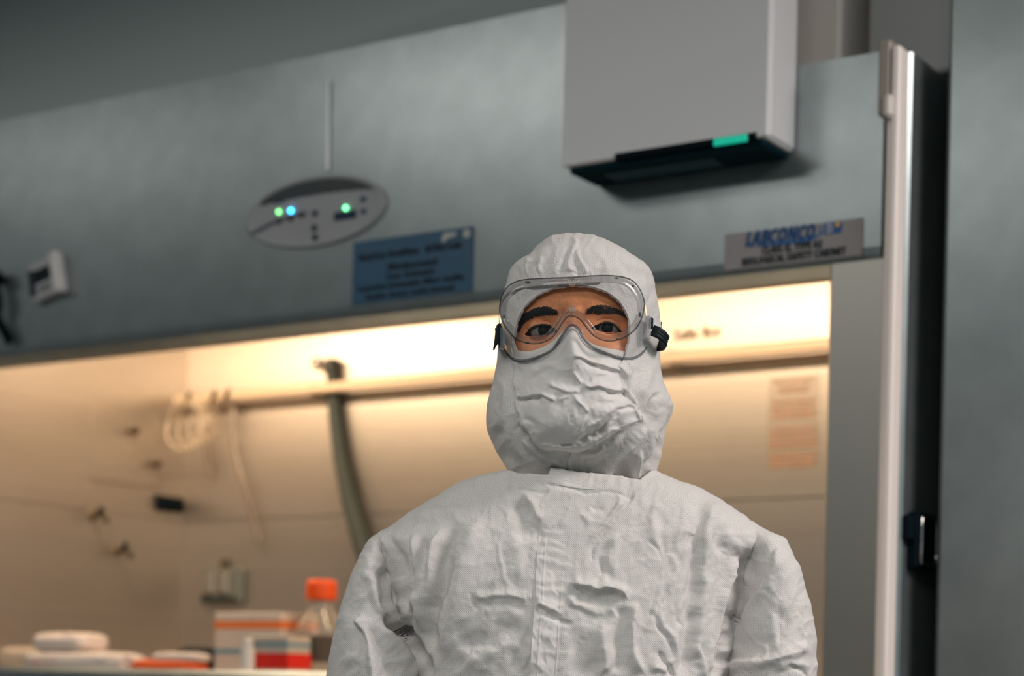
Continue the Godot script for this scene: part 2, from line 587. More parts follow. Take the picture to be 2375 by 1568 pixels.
# ------------------------------------------------------------------ the cabinet
func build_cabinet() -> void:
	var t := thing("safety_cabinet", "large grey biological safety cabinet with a lit steel work chamber", "cabinet", cab(-0.36, 0, 0))
	var ox := 0.36   # part positions below are in CAB metres
	var put := func(called: String, m: Mesh, ma: Material, x: float, y: float, z: float, rot := Vector3.ZERO) -> MeshInstance3D:
		return obj(called, m, ma, t, Vector3(x + ox, y, z), rot)
	# base stand
	put.call("base_cabinet", box(1.86, 1.05, 0.68, 0.006), M.paint, -0.36, 0.565, -0.38)
	for k in 2:
		put.call("base_door", box(0.86, 0.9, 0.02, 0.004), M.paint_light, -0.80 + 0.88 * k, 0.56, -0.025)
	put.call("plinth", box(1.8, 0.04, 0.6), M.dark, -0.36, 0.02, -0.40)
	# work surface and the grey front sill
	put.call("work_surface", sheet(1.80, 0.03, 0.60), M.steel, -0.345, 1.145, -0.31)
	put.call("front_sill", box(1.90, 0.085, 0.06, 0.008), M.paint, -0.345, 1.129, 0.0)
	# steel chamber
	put.call("back_panel", sheet(1.76, 0.315, 0.004), M.steel, -0.35, 1.3275, -0.604)
	put.call("back_panel", sheet(1.76, 0.493, 0.004), M.steel, -0.35, 1.7335, -0.604)
	put.call("side_panel", sheet(0.58, 0.318, 0.004), M.steel, -1.219, 1.3265, -0.32, Vector3(0, 90, 0))
	put.call("side_panel", sheet(0.56, 0.493, 0.004), M.steel, -1.219, 1.7335, -0.33, Vector3(0, 90, 0))
	put.call("side_panel", sheet(0.56, 0.815, 0.004), M.steel, 0.519, 1.57, -0.33, Vector3(0, 90, 0))
	put.call("chamber_ceiling", sheet(1.80, 0.01, 0.56), M.white, -0.35, 1.985, -0.33)
	# outer shell
	put.call("rear_shell", sheet(1.86, 0.9, 0.02), M.paint, -0.35, 1.60, -0.64)
	put.call("left_shell", sheet(0.04, 0.9, 0.62), M.paint, -1.26, 1.60, -0.33)
	put.call("right_shell", box(0.022, 0.90, 0.62, 0.004), M.paint, 0.586, 1.55, -0.315)
	put.call("top_shell", sheet(1.86, 0.012, 0.58), M.paint, -0.35, 1.998, -0.335)
	# right jamb of the opening
	put.call("right_jamb", box(0.085, 0.86, 0.03, 0.003), M.satin, 0.534, 1.30, -0.012)
	put.call("left_jamb", box(0.09, 0.60, 0.03, 0.003), M.satin, -1.262, 1.44, -0.012)
	# upper front panel: flat face, rounded foot that turns in under the edge
	var prof := [[1.985, -0.03], [2.0, -0.026], [2.002, -0.001], [2.0015, 0.0], [1.80, 0.0], [1.745, 0.0], [1.735, -0.001], [1.728, -0.005], [1.716, -0.020], [1.712, -0.032], [1.716, -0.040], [1.75, -0.044], [1.97, -0.044], [1.985, -0.03]]
	var tall := prof.duplicate(true)
	for k in 4:
		tall[k][0] += 0.150
	tall[-1][0] += 0.150
	put.call("front_panel", join([extrude_x(prof, 0.25, 0.562), extrude_x(tall, -1.32, 0.25)]), M.paint, 0, 0, 0)
	
	# edge guide: pale plastic strips with a bracket at the top
	var pale := mat(Color(1.0, 0.95, 0.92), 0.4)
	put.call("edge_guide", box(0.012, 0.86, 0.030, 0.003), pale, 0.588, 1.567, 0.012)
	put.call("edge_guide", box(0.011, 0.80, 0.018, 0.003), pale, 0.576, 1.517, 0.004)
	put.call("guide_bracket", box(0.018, 0.10, 0.03, 0.004), mat(Color(0.62, 0.58, 0.54), 0.5), 0.572, 1.957, 0.012)
	put.call("guide_bracket", box(0.012, 0.03, 0.03, 0.004), M.white, 0.580, 1.918, 0.020)
	var la := put.call("side_latch", box(0.016, 0.075, 0.07, 0.003), M.black, 0.604, 1.359, -0.060) as MeshInstance3D
	var loop := []
	for k in 17:
		var a := TAU * k / 16.0
		loop.append(Vector3(0.011, 0.032 * clampf(sin(a) * 1.3, -1, 1), 0.028 * clampf(cos(a) * 1.5, -1, 1)))
	obj("latch_loop", tube(loop, 0.0018, 8, false), M.chrome, la)
	put.call("latch_block", box(0.014, 0.034, 0.03, 0.003), M.black, 0.603, 1.374, -0.022)
	# lamps of the chamber, behind the front panel
	for k in 2:
		var x: float = [-0.92, 0.08][k]
		var len: float = [0.56, 0.74][k]
		var lamp := put.call("chamber_lamp", tube([Vector3(-len / 2, 0, 0), Vector3(len / 2, 0, 0)], 0.013, 16), glow(Color(1.0, 0.86, 0.66), 1.5), x, 1.93, -0.085) as MeshInstance3D
		obj("lamp_holder", box(0.03, 0.05, 0.05), M.white, lamp, Vector3(-len / 2 - 0.012, 0.01, 0))
		obj("lamp_holder", box(0.03, 0.05, 0.05), M.white, lamp, Vector3(len / 2 + 0.012, 0.01, 0))
		var l := AreaLight3D.new()
		l.name = "lamp_light"
		l.area_size = Vector2(len, 0.03)
		l.light_color = Color(1.0, 0.87, 0.72)
		l.light_energy = [0.62, 0.55][k]
		l.shadow_enabled = true
		l.position = Vector3(0, -0.016, -0.012)
		l.rotation_degrees = Vector3(-60, 0, 0)
		lamp.add_child(l)

# a profile of [y, z] drawn along x
func extrude_x(prof: Array, x0: float, x1: float) -> ArrayMesh:
	var st := SurfaceTool.new()
	st.begin(Mesh.PRIMITIVE_TRIANGLES)
	st.set_smooth_group(-1)
	var poly := PackedVector2Array()
	for k in prof.size() - 1:
		var a: Array = prof[k]
		var b: Array = prof[k + 1]
		poly.append(Vector2(a[1], a[0]))
		for e in [Vector3(x0, a[0], a[1]), Vector3(x1, a[0], a[1]), Vector3(x1, b[0], b[1]), Vector3(x0, a[0], a[1]), Vector3(x1, b[0], b[1]), Vector3(x0, b[0], b[1])]:
			st.add_vertex(e)
	var t := Geometry2D.triangulate_polygon(poly)
	for k in range(0, t.size(), 3):
		var q := [poly[t[k]], poly[t[k + 1]], poly[t[k + 2]]]
		if (q[1] - q[0]).cross(q[2] - q[0]) < 0:
			q.reverse()
		for e in q:
			st.add_vertex(Vector3(x1, e.y, e.x))
		q.reverse()
		for e in q:
			st.add_vertex(Vector3(x0, e.y, e.x))
	st.generate_normals()
	return st.commit()

# blocks of blurred print: rows of small ink strokes, one mesh for a word
func ink_word(width: float, height: float) -> ArrayMesh:
	var parts := []
	var x := 0.0
	while x < width - height * 0.2:
		var w := height * rng.randf_range(0.35, 0.6)
		var h := height * (1.0 if parts.is_empty() or rng.randf() < 0.25 else 0.74)
		var kind := rng.randi() % 3
		var th := height * 0.26
		parts.append([box(th, h, 0.0006, 0.0), Transform3D(Basis(), Vector3(x + th / 2 - width / 2, h / 2 - height / 2, 0))])
		if kind > 0:
			parts.append([box(th, h * 0.9, 0.0006, 0.0), Transform3D(Basis(), Vector3(x + w - th / 2 - width / 2, h * 0.45 - height / 2, 0))])
		parts.append([box(w, th, 0.0006, 0.0), Transform3D(Basis(), Vector3(x + w / 2 - width / 2, (h - th / 2 if kind < 2 else h * 0.45) - height / 2, 0))])
		if kind == 0:
			parts.append([box(w, th, 0.0006, 0.0), Transform3D(Basis(), Vector3(x + w / 2 - width / 2, th / 2 - height / 2, 0))])
		x += w + height * 0.12
	return join(parts)

func build_cabinet_front() -> void:
	# oval control panel
	var t := thing("control_panel", "oval pale grey control panel with glowing indicator dots", "control panel", cab(-0.392, 1.901, 0.0))
	var ring := []
	var n := 64
	var outl := PackedVector3Array()
	for row in [[1.0, 0.0], [1.0, 0.003], [0.97, 0.006], [0.93, 0.0055], [0.90, 0.004], [0.5, 0.0045], [0.0, 0.005]]:
		for j in n + 1:
			var a := -TAU * j / n
			outl.append(Vector3(0.143 * row[0] * cos(a), 0.056 * row[0] * sin(a), row[1]))
	obj("body", grid(outl, 7, n + 1, PackedByteArray(), true), mat(Color(0.66, 0.66, 0.68), 0.4), t)
	var cres := PackedVector2Array()
	for k in 25:
		var a := lerpf(2.55, 0.45, k / 24.0)
		cres.append(Vector2(0.132 * cos(a), 0.050 * sin(a)))
	for k in 25:
		var a := lerpf(0.45, 2.55, k / 24.0)
		cres.append(Vector2(0.132 * cos(a), 0.0217 + 0.0100 * (sin(a) - sin(0.45))))
	obj("dark_visor", prism(cres, 0.004, 0.0066), mat(Color(0.16, 0.20, 0.22), 0.35), t)
	var groove := []
	for k in 24:
		var s := k / 23.0
		groove.append(Vector3(lerpf(-0.130, -0.015, s), -0.022 + 0.022 * sin(s * PI * 0.55), 0.0052))
	obj("groove_strip", tube(groove, 0.0028, 8), mat(Color(0.40, 0.41, 0.45), 0.5), t)
	var led := func(x: float, y: float, c: Color, e: float) -> void:
		var sm := SphereMesh.new()
		sm.radius = 0.0030
		sm.height = 0.0060
		obj("indicator_light", sm, glow(c, e), t, Vector3(x, y, 0.0065))
	led.call(-0.071, 0.008, Color(0.50, 0.92, 0.55), 5.0)
	led.call(-0.046, 0.007, Color(0.20, 0.72, 1.0), 12.0)
	led.call(0.065, -0.002, Color(0.42, 0.92, 0.60), 7.0)
	for b in [[-0.071, -0.006], [-0.046, -0.005], [-0.024, -0.002], [0.003, -0.003], [0.002, -0.026], [0.004, -0.041]]:
		obj("button", lathe([[0.0, 0.003], [0.004, 0.003], [0.0052, 0.002], [0.0056, 0.0]], 20), mat(Color(0.10, 0.14, 0.17), 0.5), t, Vector3(b[0], b[1], 0.0045), Vector3(90, 0, 0))
	obj("label_print", box(0.022, 0.008, 0.001, 0.0), mat(Color(0.24, 0.34, 0.47)), t, Vector3(-0.072, 0.026, 0.0048))
	obj("display", box(0.044, 0.014, 0.002, 0.001), mat(Color(0.10, 0.20, 0.30), 0.2), t, Vector3(0.063, -0.013, 0.0048))
	obj("label_print", box(0.011, 0.008, 0.001, 0.0), mat(Color(0.15, 0.32, 0.38)), t, Vector3(0.098, 0.008, 0.0046))
	obj("label_print", box(0.011, 0.008, 0.001, 0.0), mat(Color(0.15, 0.32, 0.38)), t, Vector3(0.099, -0.011, 0.0046))

	# blue notice
	t = thing("notice_sign", "blue printed notice stuck below the oval control panel", "sign", cab(-0.2, 1.7955, 0.0012))
	obj("sheet", box(0.228, 0.098, 0.0016, 0.0004), mat(Color(0.18, 0.36, 0.48), 0.4), t)
	var ink := mat(Color(0.0, 0.075, 0.125), 0.6)
	for ln in [[0.0235, [[-0.074, 0.055], [-0.014, 0.060], [0.045, 0.038], [0.081, 0.028]], 0.011], [0.003, [[0.003, 0.095]], 0.011], [-0.0115, [[-0.032, 0.028], [0.016, 0.058]], 0.009], [-0.0255, [[-0.075, 0.054], [-0.012, 0.062], [0.040, 0.034], [0.078, 0.034]], 0.009], [-0.0395, [[-0.066, 0.040], [-0.022, 0.036], [0.018, 0.034], [0.060, 0.044]], 0.009]]:
		for w in ln[1]:
			obj("print_word", ink_word(w[1], ln[2]), ink, t, Vector3(w[0], ln[0], 0.001))
	var wh := mat(Color(0.80, 0.80, 0.76), 0.5)
	obj("logo_print", prism(PackedVector2Array([Vector2(0.055, 0.033), Vector2(0.060, 0.044), Vector2(0.084, 0.0425), Vector2(0.080, 0.037), Vector2(0.067, 0.036), Vector2(0.062, 0.031)]), 0.0008, 0.0012), wh, t)
	obj("logo_print", lathe([[0.0, 0.0012], [0.0065, 0.0012], [0.0065, 0.0]], 20), wh, t, Vector3(0.102, 0.0385, 0.0006), Vector3(90, 0, 0))

	# maker's plate
	t = thing("name_plate", "grey plate with blue lettering at the right end of the cabinet front", "name plate", cab(0.4355, 1.7595, 0.0012))
	obj("plate", box(0.203, 0.050, 0.0016, 0.0004), mat(Color(0.60, 0.58, 0.58), 0.45), t)
	var blue := mat(Color(0.0, 0.36, 0.62), 0.4)
	var lt := obj("blue_lettering", lettering("LABCONCO", 0.024, true), blue, t, Vector3(-0.015, 0.0135, 0.0012))
	lt.transform = Transform3D(Basis(Vector3(0.80, 0, 0), Vector3(0.2, 1.1, 0), Vector3(0, 0, 1)), Vector3(-0.017, 0.0140, 0.0012))
	obj("swoosh", prism(PackedVector2Array([Vector2(-0.062, 0.003), Vector2(-0.02, 0.0055), Vector2(0.02, 0.0055), Vector2(0.040, 0.010), Vector2(0.040, 0.022), Vector2(0.044, 0.010), Vector2(0.030, 0.002), Vector2(-0.01, 0.0015)]), 0.0006, 0.0014), blue, t)
	obj("emblem", prism(PackedVector2Array([Vector2(0.046, 0.008), Vector2(0.046, 0.023), Vector2(0.069, 0.023), Vector2(0.073, 0.019), Vector2(0.071, 0.008)]), 0.0006, 0.0013), mat(Color(0.16, 0.36, 0.60)), t)
	obj("emblem_letter", lettering("B", 0.016, true), mat(Color(0.80, 0.82, 0.88)), t, Vector3(0.0545, 0.0155, 0.0017))
	obj("emblem_dot", lathe([[0.0, 0.001], [0.0032, 0.001], [0.0032, 0.0]], 16), mat(Color(0.95, 0.75, 0.32)), t, Vector3(0.0655, 0.0195, 0.0012), Vector3(90, 0, 0))
	var grey := mat(Color(0.05, 0.13, 0.16), 0.5)
	for q in [["CLASS II, TYPE A2", 0.0, -0.0035, 0.80], ["BIOLOGICAL SAFETY CABINET", 0.002, -0.0165, 0.80]]:
		var o := obj("plate_lettering", lettering(q[0], 0.0135, true), grey, t)
		o.transform = Transform3D(Basis(Vector3(q[3], 0, 0), Vector3.UP, Vector3.BACK), Vector3(q[1], q[2], 0.0012))

	# wall dispenser with a lit strip under its edge
	t = thing("wall_dispenser", "light grey box dispenser with a teal lit strip underneath", "dispenser", cab(0.278, 1.876, 0.0))
	var shell_mat := mat(Color(0.88, 0.88, 0.885), 0.42)
	obj("housing", box(0.318, 0.40, 0.082, 0.005), shell_mat, t, Vector3(0, 0.208, 0.0415))
	obj("front_cover", box(0.316, 0.398, 0.006, 0.002), shell_mat, t, Vector3(0, 0.208, 0.0842))
	obj("foot_tray", box(0.300, 0.010, 0.078, 0.003), M.dark, t, Vector3(0, 0.004, 0.042))
	obj("front_slot", box(0.215, 0.010, 0.004, 0.001), M.black, t, Vector3(0.035, 0.011, 0.0865))
	obj("light_strip", box(0.050, 0.010, 0.004, 0.001), glow(Color(0.0, 0.66, 0.55), 0.75), t, Vector3(0.105, 0.010, 0.088))
	obj("sensor_window", box(0.17, 0.004, 0.04, 0.002), mat(Color(0.10, 0.24, 0.27), 0.2), t, Vector3(-0.02, -0.002, 0.045))

	# small timer
	t = thing("timer", "small white digital timer with dark screen stuck askew on the cabinet", "timer", cab(-0.988, 1.853, 0.0, 13.0))
	obj("case", box(0.070, 0.070, 0.016, 0.004), mat(Color(0.72, 0.72, 0.73), 0.4), t, Vector3(0, 0, 0.0085))
	obj("side_rail", box(0.020, 0.074, 0.022, 0.004), mat(Color(0.90, 0.88, 0.88), 0.4), t, Vector3(0.034, 0, 0.0115))
	obj("screen", box(0.046, 0.024, 0.002, 0.0005), mat(Color(0.02, 0.07, 0.08), 0.2), t, Vector3(-0.004, 0.006, 0.017))
	obj("blue_band", box(0.014, 0.046, 0.002, 0.0005), mat(Color(0.02, 0.10, 0.18), 0.4), t, Vector3(-0.027, -0.002, 0.0175))
	obj("button_row", box(0.030, 0.010, 0.002, 0.001), mat(Color(0.45, 0.47, 0.48), 0.5), t, Vector3(0.002, -0.018, 0.0172))

	# black strap hook at the left edge
	t = thing("black_hook", "black strap hanging on a round hook at the left edge of the cabinet", "hook", cab(-1.106, 1.864, 0.0))
	obj("knob", lathe([[0.0, 0.030], [0.012, 0.029], [0.016, 0.022], [0.014, 0.012], [0.007, 0.008], [0.007, 0.0]], 24), M.black, t, Vector3(0, 0, 0), Vector3(90, 0, 0))
	obj("strap", ribbon([Vector3(0, 0, 0.014), Vector3(0.001, -0.02, 0.018), Vector3(0.006, -0.036, 0.02), Vector3(0.008, -0.052, 0.02), Vector3(0.005, -0.066, 0.018), Vector3(0.010, -0.080, 0.016), Vector3(0.022, -0.098, 0.014), Vector3(0.034, -0.116, 0.012)], [Vector3.RIGHT, Vector3.RIGHT, Vector3.RIGHT, Vector3.RIGHT, Vector3.RIGHT, Vector3.RIGHT, Vector3.RIGHT, Vector3.RIGHT], [0.010, 0.016, 0.022, 0.022, 0.016, 0.016, 0.018, 0.018], 0.006), M.black, t)

	# thin pale cord on the front panel
	t = thing("cord", "thin pale cord running down to the oval control panel", "cord", cab(-0.367, 1.965, 0.0))
	obj("cord_run", tube([Vector3(-0.002, 0.140, 0.003), Vector3(-0.001, 0.08, 0.003), Vector3(0, 0.0, 0.003)], 0.003, 12), mat(Color(0.95, 0.96, 0.97), 0.4, 0.6), t)

	# white box above the cabinet's right end
	t = thing("duct_box", "pale box standing on top of the cabinet's right end", "duct", cab(0.38, 2.008, -0.17))
	obj("casing", box(0.20, 0.5, 0.12, 0.006), mat(Color(0.98, 0.945, 0.91), 0.5), t, Vector3(-0.03, 0.25, 0))
	obj("flange", box(0.21, 0.02, 0.13, 0.004), mat(Color(0.80, 0.78, 0.76), 0.5), t, Vector3(-0.03, 0.012, 0))

# ------------------------------------------------------------------ inside the cabinet
func build_interior() -> void:
	var t := thing("hanging_rail", "steel rail along the back of the lit cabinet chamber", "rail", cab(-0.35, 1.733, -0.56))
	obj("rail", box(1.72, 0.020, 0.014, 0.004), mat(Color(0.84, 0.76, 0.66), 0.55, 0.3), t)
	for x in [-0.50, 0.30]:
		var h := obj("rail_mount", box(0.014, 0.026, 0.044, 0.003), M.satin, t, Vector3(x, 0.0, -0.02))
	for p in [[-0.865, 1.790], [-0.822, 1.786]]:
		var hk := thing("wall_stud", "round steel stud on the back panel above the rail" if p[0] < -0.85 else "dark bolt on the back panel above the rail", "stud", cab(p[0], p[1], -0.602))
		obj("head", lathe([[0.0, 0.018], [0.008, 0.017], [0.011, 0.012], [0.011, 0.004], [0.006, 0.0]], 24), M.chrome if p[0] < -0.85 else mat(Color(0.16, 0.18, 0.17), 0.5), hk, Vector3.ZERO, Vector3(90, 0, 0))
	# tangle of clear tubing on the rail's left end
	t = thing("tube_coil", "coil of clear thin tubing hanging at the left end of the rail", "tubing", cab(-1.115, 1.725, -0.545))
	var clr := clear(Color(0.93, 0.85, 0.74), 0.22, 0.2)
	for k in 4:
		var path := []
		for s in 41:
			var a := TAU * s / 40.0
			path.append(Vector3(0.030 * cos(a) * (1.0 + 0.2 * k) - 0.012 * k, 0.036 * sin(a) * (1 + 0.12 * k) - 0.04 - 0.004 * k, 0.010 * k - 0.01 + 0.004 * sin(3 * a + k)))
		obj("loop", tube(path, 0.0035, 8, false), clr, t)
	for x in [-0.05, 0.02, 0.055]:
		obj("hook", tube([Vector3(x, 0.02, -0.01), Vector3(x + 0.004, -0.01, 0.012), Vector3(x + 0.012, -0.03, 0.006)], 0.004, 10), mat(Color(0.35, 0.29, 0.22), 0.4, 0.5), t)
	# added hose shape standing in for a soft dark reflection, widening downwards
	t = thing("reflection_band_hose", "added dark ribbed hose in place of a dark reflection on the back panel", "hose", cab(-0.66, 1.160, -0.575))
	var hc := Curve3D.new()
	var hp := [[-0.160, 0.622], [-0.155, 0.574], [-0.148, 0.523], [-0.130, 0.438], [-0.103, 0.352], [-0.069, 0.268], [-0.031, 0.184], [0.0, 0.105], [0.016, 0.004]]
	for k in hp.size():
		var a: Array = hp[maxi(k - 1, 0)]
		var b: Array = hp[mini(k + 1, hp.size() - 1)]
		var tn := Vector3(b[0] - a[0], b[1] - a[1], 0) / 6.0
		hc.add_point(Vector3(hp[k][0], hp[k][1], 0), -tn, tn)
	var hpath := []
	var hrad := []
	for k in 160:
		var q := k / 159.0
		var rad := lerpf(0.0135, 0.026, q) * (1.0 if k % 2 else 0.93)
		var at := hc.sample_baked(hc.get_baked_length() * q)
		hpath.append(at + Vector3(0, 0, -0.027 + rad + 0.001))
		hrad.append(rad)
	obj("band_body", tube(hpath, hrad, 20), mat(Color(0.20, 0.235, 0.22), 0.65), t)
	obj("band_cuff", lathe([[0.0, 0.012], [0.012, 0.012], [0.016, 0.008], [0.016, -0.014], [0.013, -0.016]], 24), mat(Color(0.16, 0.18, 0.18), 0.5), t, Vector3(-0.160, 0.620, -0.010))
	# two added clear strands standing in for faint reflected streaks
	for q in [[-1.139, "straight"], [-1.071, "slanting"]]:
		t = thing("reflection_streak", "%s added strand in place of a faint reflected streak below the rail's left end" % q[1], "tubing", cab(q[0], 1.705, -0.585), "added strands in place of reflected streaks")
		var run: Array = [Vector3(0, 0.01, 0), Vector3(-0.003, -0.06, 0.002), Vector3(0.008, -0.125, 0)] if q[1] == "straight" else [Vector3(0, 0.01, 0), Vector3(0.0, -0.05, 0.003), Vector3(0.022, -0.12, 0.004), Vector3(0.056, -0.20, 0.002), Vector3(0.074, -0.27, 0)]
		obj("streak_run", tube(run, 0.008, 12), clear(Color(0.45, 0.37, 0.27), 0.25, 0.2), t)
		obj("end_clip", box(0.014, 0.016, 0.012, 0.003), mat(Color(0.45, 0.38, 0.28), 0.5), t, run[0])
	# access plate on the left wall
	t = thing("access_plate", "square steel plate screwed to the left wall of the chamber", "plate", CAB * Transform3D(Basis(Vector3.UP, PI / 2), Vector3(-1.215, 1.625, -0.43)))
	obj("plate", sheet(0.20, 0.155, 0.004), M.steel, t)
	for q in [[0.066, -0.031], [0.0, 0.028]]:
		obj("knob", lathe([[0.0, 0.026], [0.007, 0.025], [0.009, 0.018], [0.005, 0.012], [0.005, 0.0]], 20), mat(Color(0.30, 0.24, 0.18), 0.4, 0.6), t, Vector3(q[0], q[1], 0.001), Vector3(90, 0, 0))
	# service taps
	for q in [["upper", 1.476, -0.338], ["lower", 1.411, -0.406]]:
		t = thing("service_tap", "small dark service tap on the chamber's left wall, the %s of two" % q[0], "tap", CAB * Transform3D(Basis(Vector3.UP, PI / 2), Vector3(-1.217, q[1], q[2])), "service taps on the left wall")
		obj("flange", lathe([[0.0, 0.004], [0.011, 0.004], [0.012, 0.0]], 24), mat(Color(0.42, 0.36, 0.28), 0.5), t, Vector3.ZERO, Vector3(90, 0, 0))
		obj("spout", tube([Vector3(0, 0, 0), Vector3(0, 0, 0.026), Vector3(0.004, -0.006, 0.034), Vector3(0.008, -0.016, 0.036)], 0.0055, 12), mat(Color(0.30, 0.27, 0.22), 0.35, 0.8), t)
		obj("lever", box(0.012, 0.016, 0.010, 0.003), M.black, t, Vector3(-0.002, 0.008, 0.028))
	# black outlet cover near the corner and the double socket on the back
	t = thing("black_socket", "black rectangular socket cover high beside the chamber's left corner", "socket", CAB * Transform3D(Basis(Vector3.UP, PI / 2), Vector3(-1.215, 1.5165, -0.551)))
	obj("cover", box(0.078, 0.028, 0.014, 0.004), M.black, t, Vector3(0, 0, 0.006))
	obj("hinge", box(0.084, 0.005, 0.010, 0.002), M.rubber, t, Vector3(0, 0.014, 0.005))
	t = thing("wall_outlet", "grey double outlet with metal cover on the back panel", "outlet", cab(-1.098, 1.350, -0.602))
	obj("cover_plate", box(0.112, 0.074, 0.012, 0.004), mat(Color(0.42, 0.44, 0.42), 0.4, 0.3), t, Vector3(0, 0, 0.007))
	for x in [-0.032, 0.006]:
		obj("flap", box(0.030, 0.044, 0.010, 0.003), M.satin, t, Vector3(x, 0.006, 0.016))
	obj("shade_lip", box(0.098, 0.012, 0.018, 0.003), mat(Color(0.14, 0.17, 0.17), 0.5), t, Vector3(-0.004, -0.028, 0.011))  # dark colour paints the shade under the outlet cover
	obj("conduit", box(0.016, 0.022, 0.014, 0.003), mat(Color(0.28, 0.25, 0.20), 0.5), t, Vector3(0.002, 0.045, 0.007))
	# faint print on the steel
	t = thing("panel_mark", "faint grey printed mark high on the back panel right of the person", "marking", cab(-0.022, 1.781, -0.6015))
	for w in [[-0.034, 0.020], [-0.006, 0.026], [0.026, 0.030]]:
		obj("print_word", ink_word(w[1], 0.020), mat(Color(0.56, 0.50, 0.42), 0.6), t, Vector3(w[0], 0, 0))
	t = thing("warning_label", "pale label with faint reddish print at the right of the back panel", "label", cab(0.165, 1.615, -0.6012))
	obj("label_sheet", box(0.095, 0.158, 0.0008, 0.0), clear(Color(0.9, 0.8, 0.7), 0.04, 0.25), t)
	var red := mat(Color(0.84, 0.66, 0.54), 0.5)
	for ln in [[0.070, 0.075], [0.060, 0.060], [0.052, 0.055], [0.036, 0.078], [0.027, 0.078], [0.018, 0.078], [0.010, 0.080], [-0.012, 0.078], [-0.022, 0.088], [-0.031, 0.088], [-0.040, 0.088], [-0.056, 0.082], [-0.065, 0.082], [-0.073, 0.080]]:
		obj("print_line", ink_word(ln[1], 0.0040), red, t, Vector3(0, ln[0], 0.0008))

	# things on the work surface (its top is at 1.160)
	var y0 := 1.160
	t = thing("media_bottle", "clear bottle with bright orange screw cap behind the boxes", "bottle", cab(-0.515, y0, -0.19))
	obj("glass", lathe([[0.019, 0.150], [0.019, 0.128], [0.022, 0.118], [0.040, 0.092], [0.044, 0.080], [0.044, 0.006], [0.040, 0.0], [0.0, 0.0]], 48), clear(Color(0.85, 0.80, 0.72), 0.22), t)
	obj("cap", lathe([[0.0, 0.170], [0.022, 0.170], [0.0255, 0.167], [0.0265, 0.160], [0.0265, 0.138], [0.0255, 0.136], [0.018, 0.136]], 40), mat(Color(0.95, 0.33, 0.02), 0.45), t)
	obj("label", lathe([[0.0446, 0.074], [0.0446, 0.030]], 48), mat(Color(0.30, 0.25, 0.20), 0.6), t)
	t = thing("reagent_box", "white cardboard box with an orange band and blue foot stripe", "box", cab(-0.645, y0, -0.20))
	obj("carton", box(0.150, 0.112, 0.10, 0.002), mat(Color(0.80, 0.74, 0.68), 0.7), t, Vector3(0, 0.057, 0))
	obj("orange_band", box(0.1505, 0.014, 0.1005, 0.0), mat(Color(0.90, 0.48, 0.22), 0.6), t, Vector3(0, 0.092, 0))
	obj("blue_stripe", box(0.1506, 0.008, 0.1006, 0.0), mat(Color(0.36, 0.55, 0.60), 0.6), t, Vector3(0, 0.046, 0))
	t = thing("reagent_box", "red and white box with its red lower half beside the person's sleeve", "box", cab(-0.535, y0, -0.105))
	obj("carton", box(0.088, 0.070, 0.06, 0.002), mat(Color(0.74, 0.68, 0.62), 0.7), t, Vector3(0.0, 0.036, 0))
	obj("red_band", box(0.0885, 0.026, 0.0605, 0.0), mat(Color(0.86, 0.10, 0.02), 0.5), t, Vector3(0, 0.029, 0))
	obj("blue_stripe", box(0.0884, 0.006, 0.0604, 0.0), mat(Color(0.36, 0.55, 0.60), 0.6), t, Vector3(0, 0.056, 0))
	t = thing("white_vial", "small white capped vial in front of the red box", "vial", cab(-0.566, y0, -0.062))
	obj("body", lathe([[0.010, 0.052], [0.012, 0.048], [0.012, 0.002], [0.010, 0.0], [0.0, 0.0]], 24), M.white, t)
	obj("cap", lathe([[0.0, 0.066], [0.008, 0.065], [0.009, 0.052], [0.0, 0.052]], 24), M.white, t)
	t = thing("flat_pack", "flat orange and white packet lying at the sill", "packet", cab(-0.752, y0, -0.075))
	obj("orange_wrap", pillow(0.150, 0.028, 0.05), mat(Color(0.88, 0.34, 0.06), 0.5), t, Vector3(0, 0.014, 0))
	obj("white_top", pillow(0.110, 0.018, 0.045), mat(Color(0.86, 0.80, 0.76), 0.6), t, Vector3(0.022, 0.032, -0.004))
	t = thing("tube_rack", "low black tube rack against the back of the chamber", "rack", cab(-0.86, y0, -0.32))
	obj("rack_body", box(0.135, 0.050, 0.08, 0.003), M.black, t, Vector3(0, 0.027, 0))
	for k in 7:
		obj("tube_lid", lathe([[0.0, 0.006], [0.006, 0.005], [0.007, 0.0]], 16), mat(Color(0.10, 0.12, 0.13), 0.5), t, Vector3(-0.055 + 0.018 * k, 0.052, 0.025))
	t = thing("wipe_pack", "long white soft pack of wipes lying at the sill", "packet", cab(-0.965, y0, -0.085))
	obj("pack", pillow(0.245, 0.040, 0.10), mat(Color(0.84, 0.79, 0.76), 0.6), t, Vector3(0, 0.020, 0))
	obj("red_print", box(0.060, 0.008, 0.0006, 0.0), mat(Color(0.85, 0.60, 0.55), 0.6), t, Vector3(-0.055, 0.020, 0.0495))
	t = thing("glove_pack", "crumpled white glove pack on top of the wipes", "packet", cab(-1.01, y0 + 0.039, -0.09))
	obj("pack", pillow(0.130, 0.036, 0.08), mat(Color(0.88, 0.82, 0.78), 0.6), t, Vector3(0.0, 0.017, 0))
	obj("dark_label", box(0.016, 0.014, 0.001, 0.0), mat(Color(0.28, 0.26, 0.24)), t, Vector3(-0.045, 0.018, 0.035))
	t = thing("plastic_wrap", "heap of clear plastic wrapping at the left of the work surface", "wrapping", cab(-1.148, y0, -0.13))
	obj("wrap", pillow(0.105, 0.050, 0.10), clear(Color(0.85, 0.78, 0.70), 0.6, 0.2), t, Vector3(0, 0.024, 0))

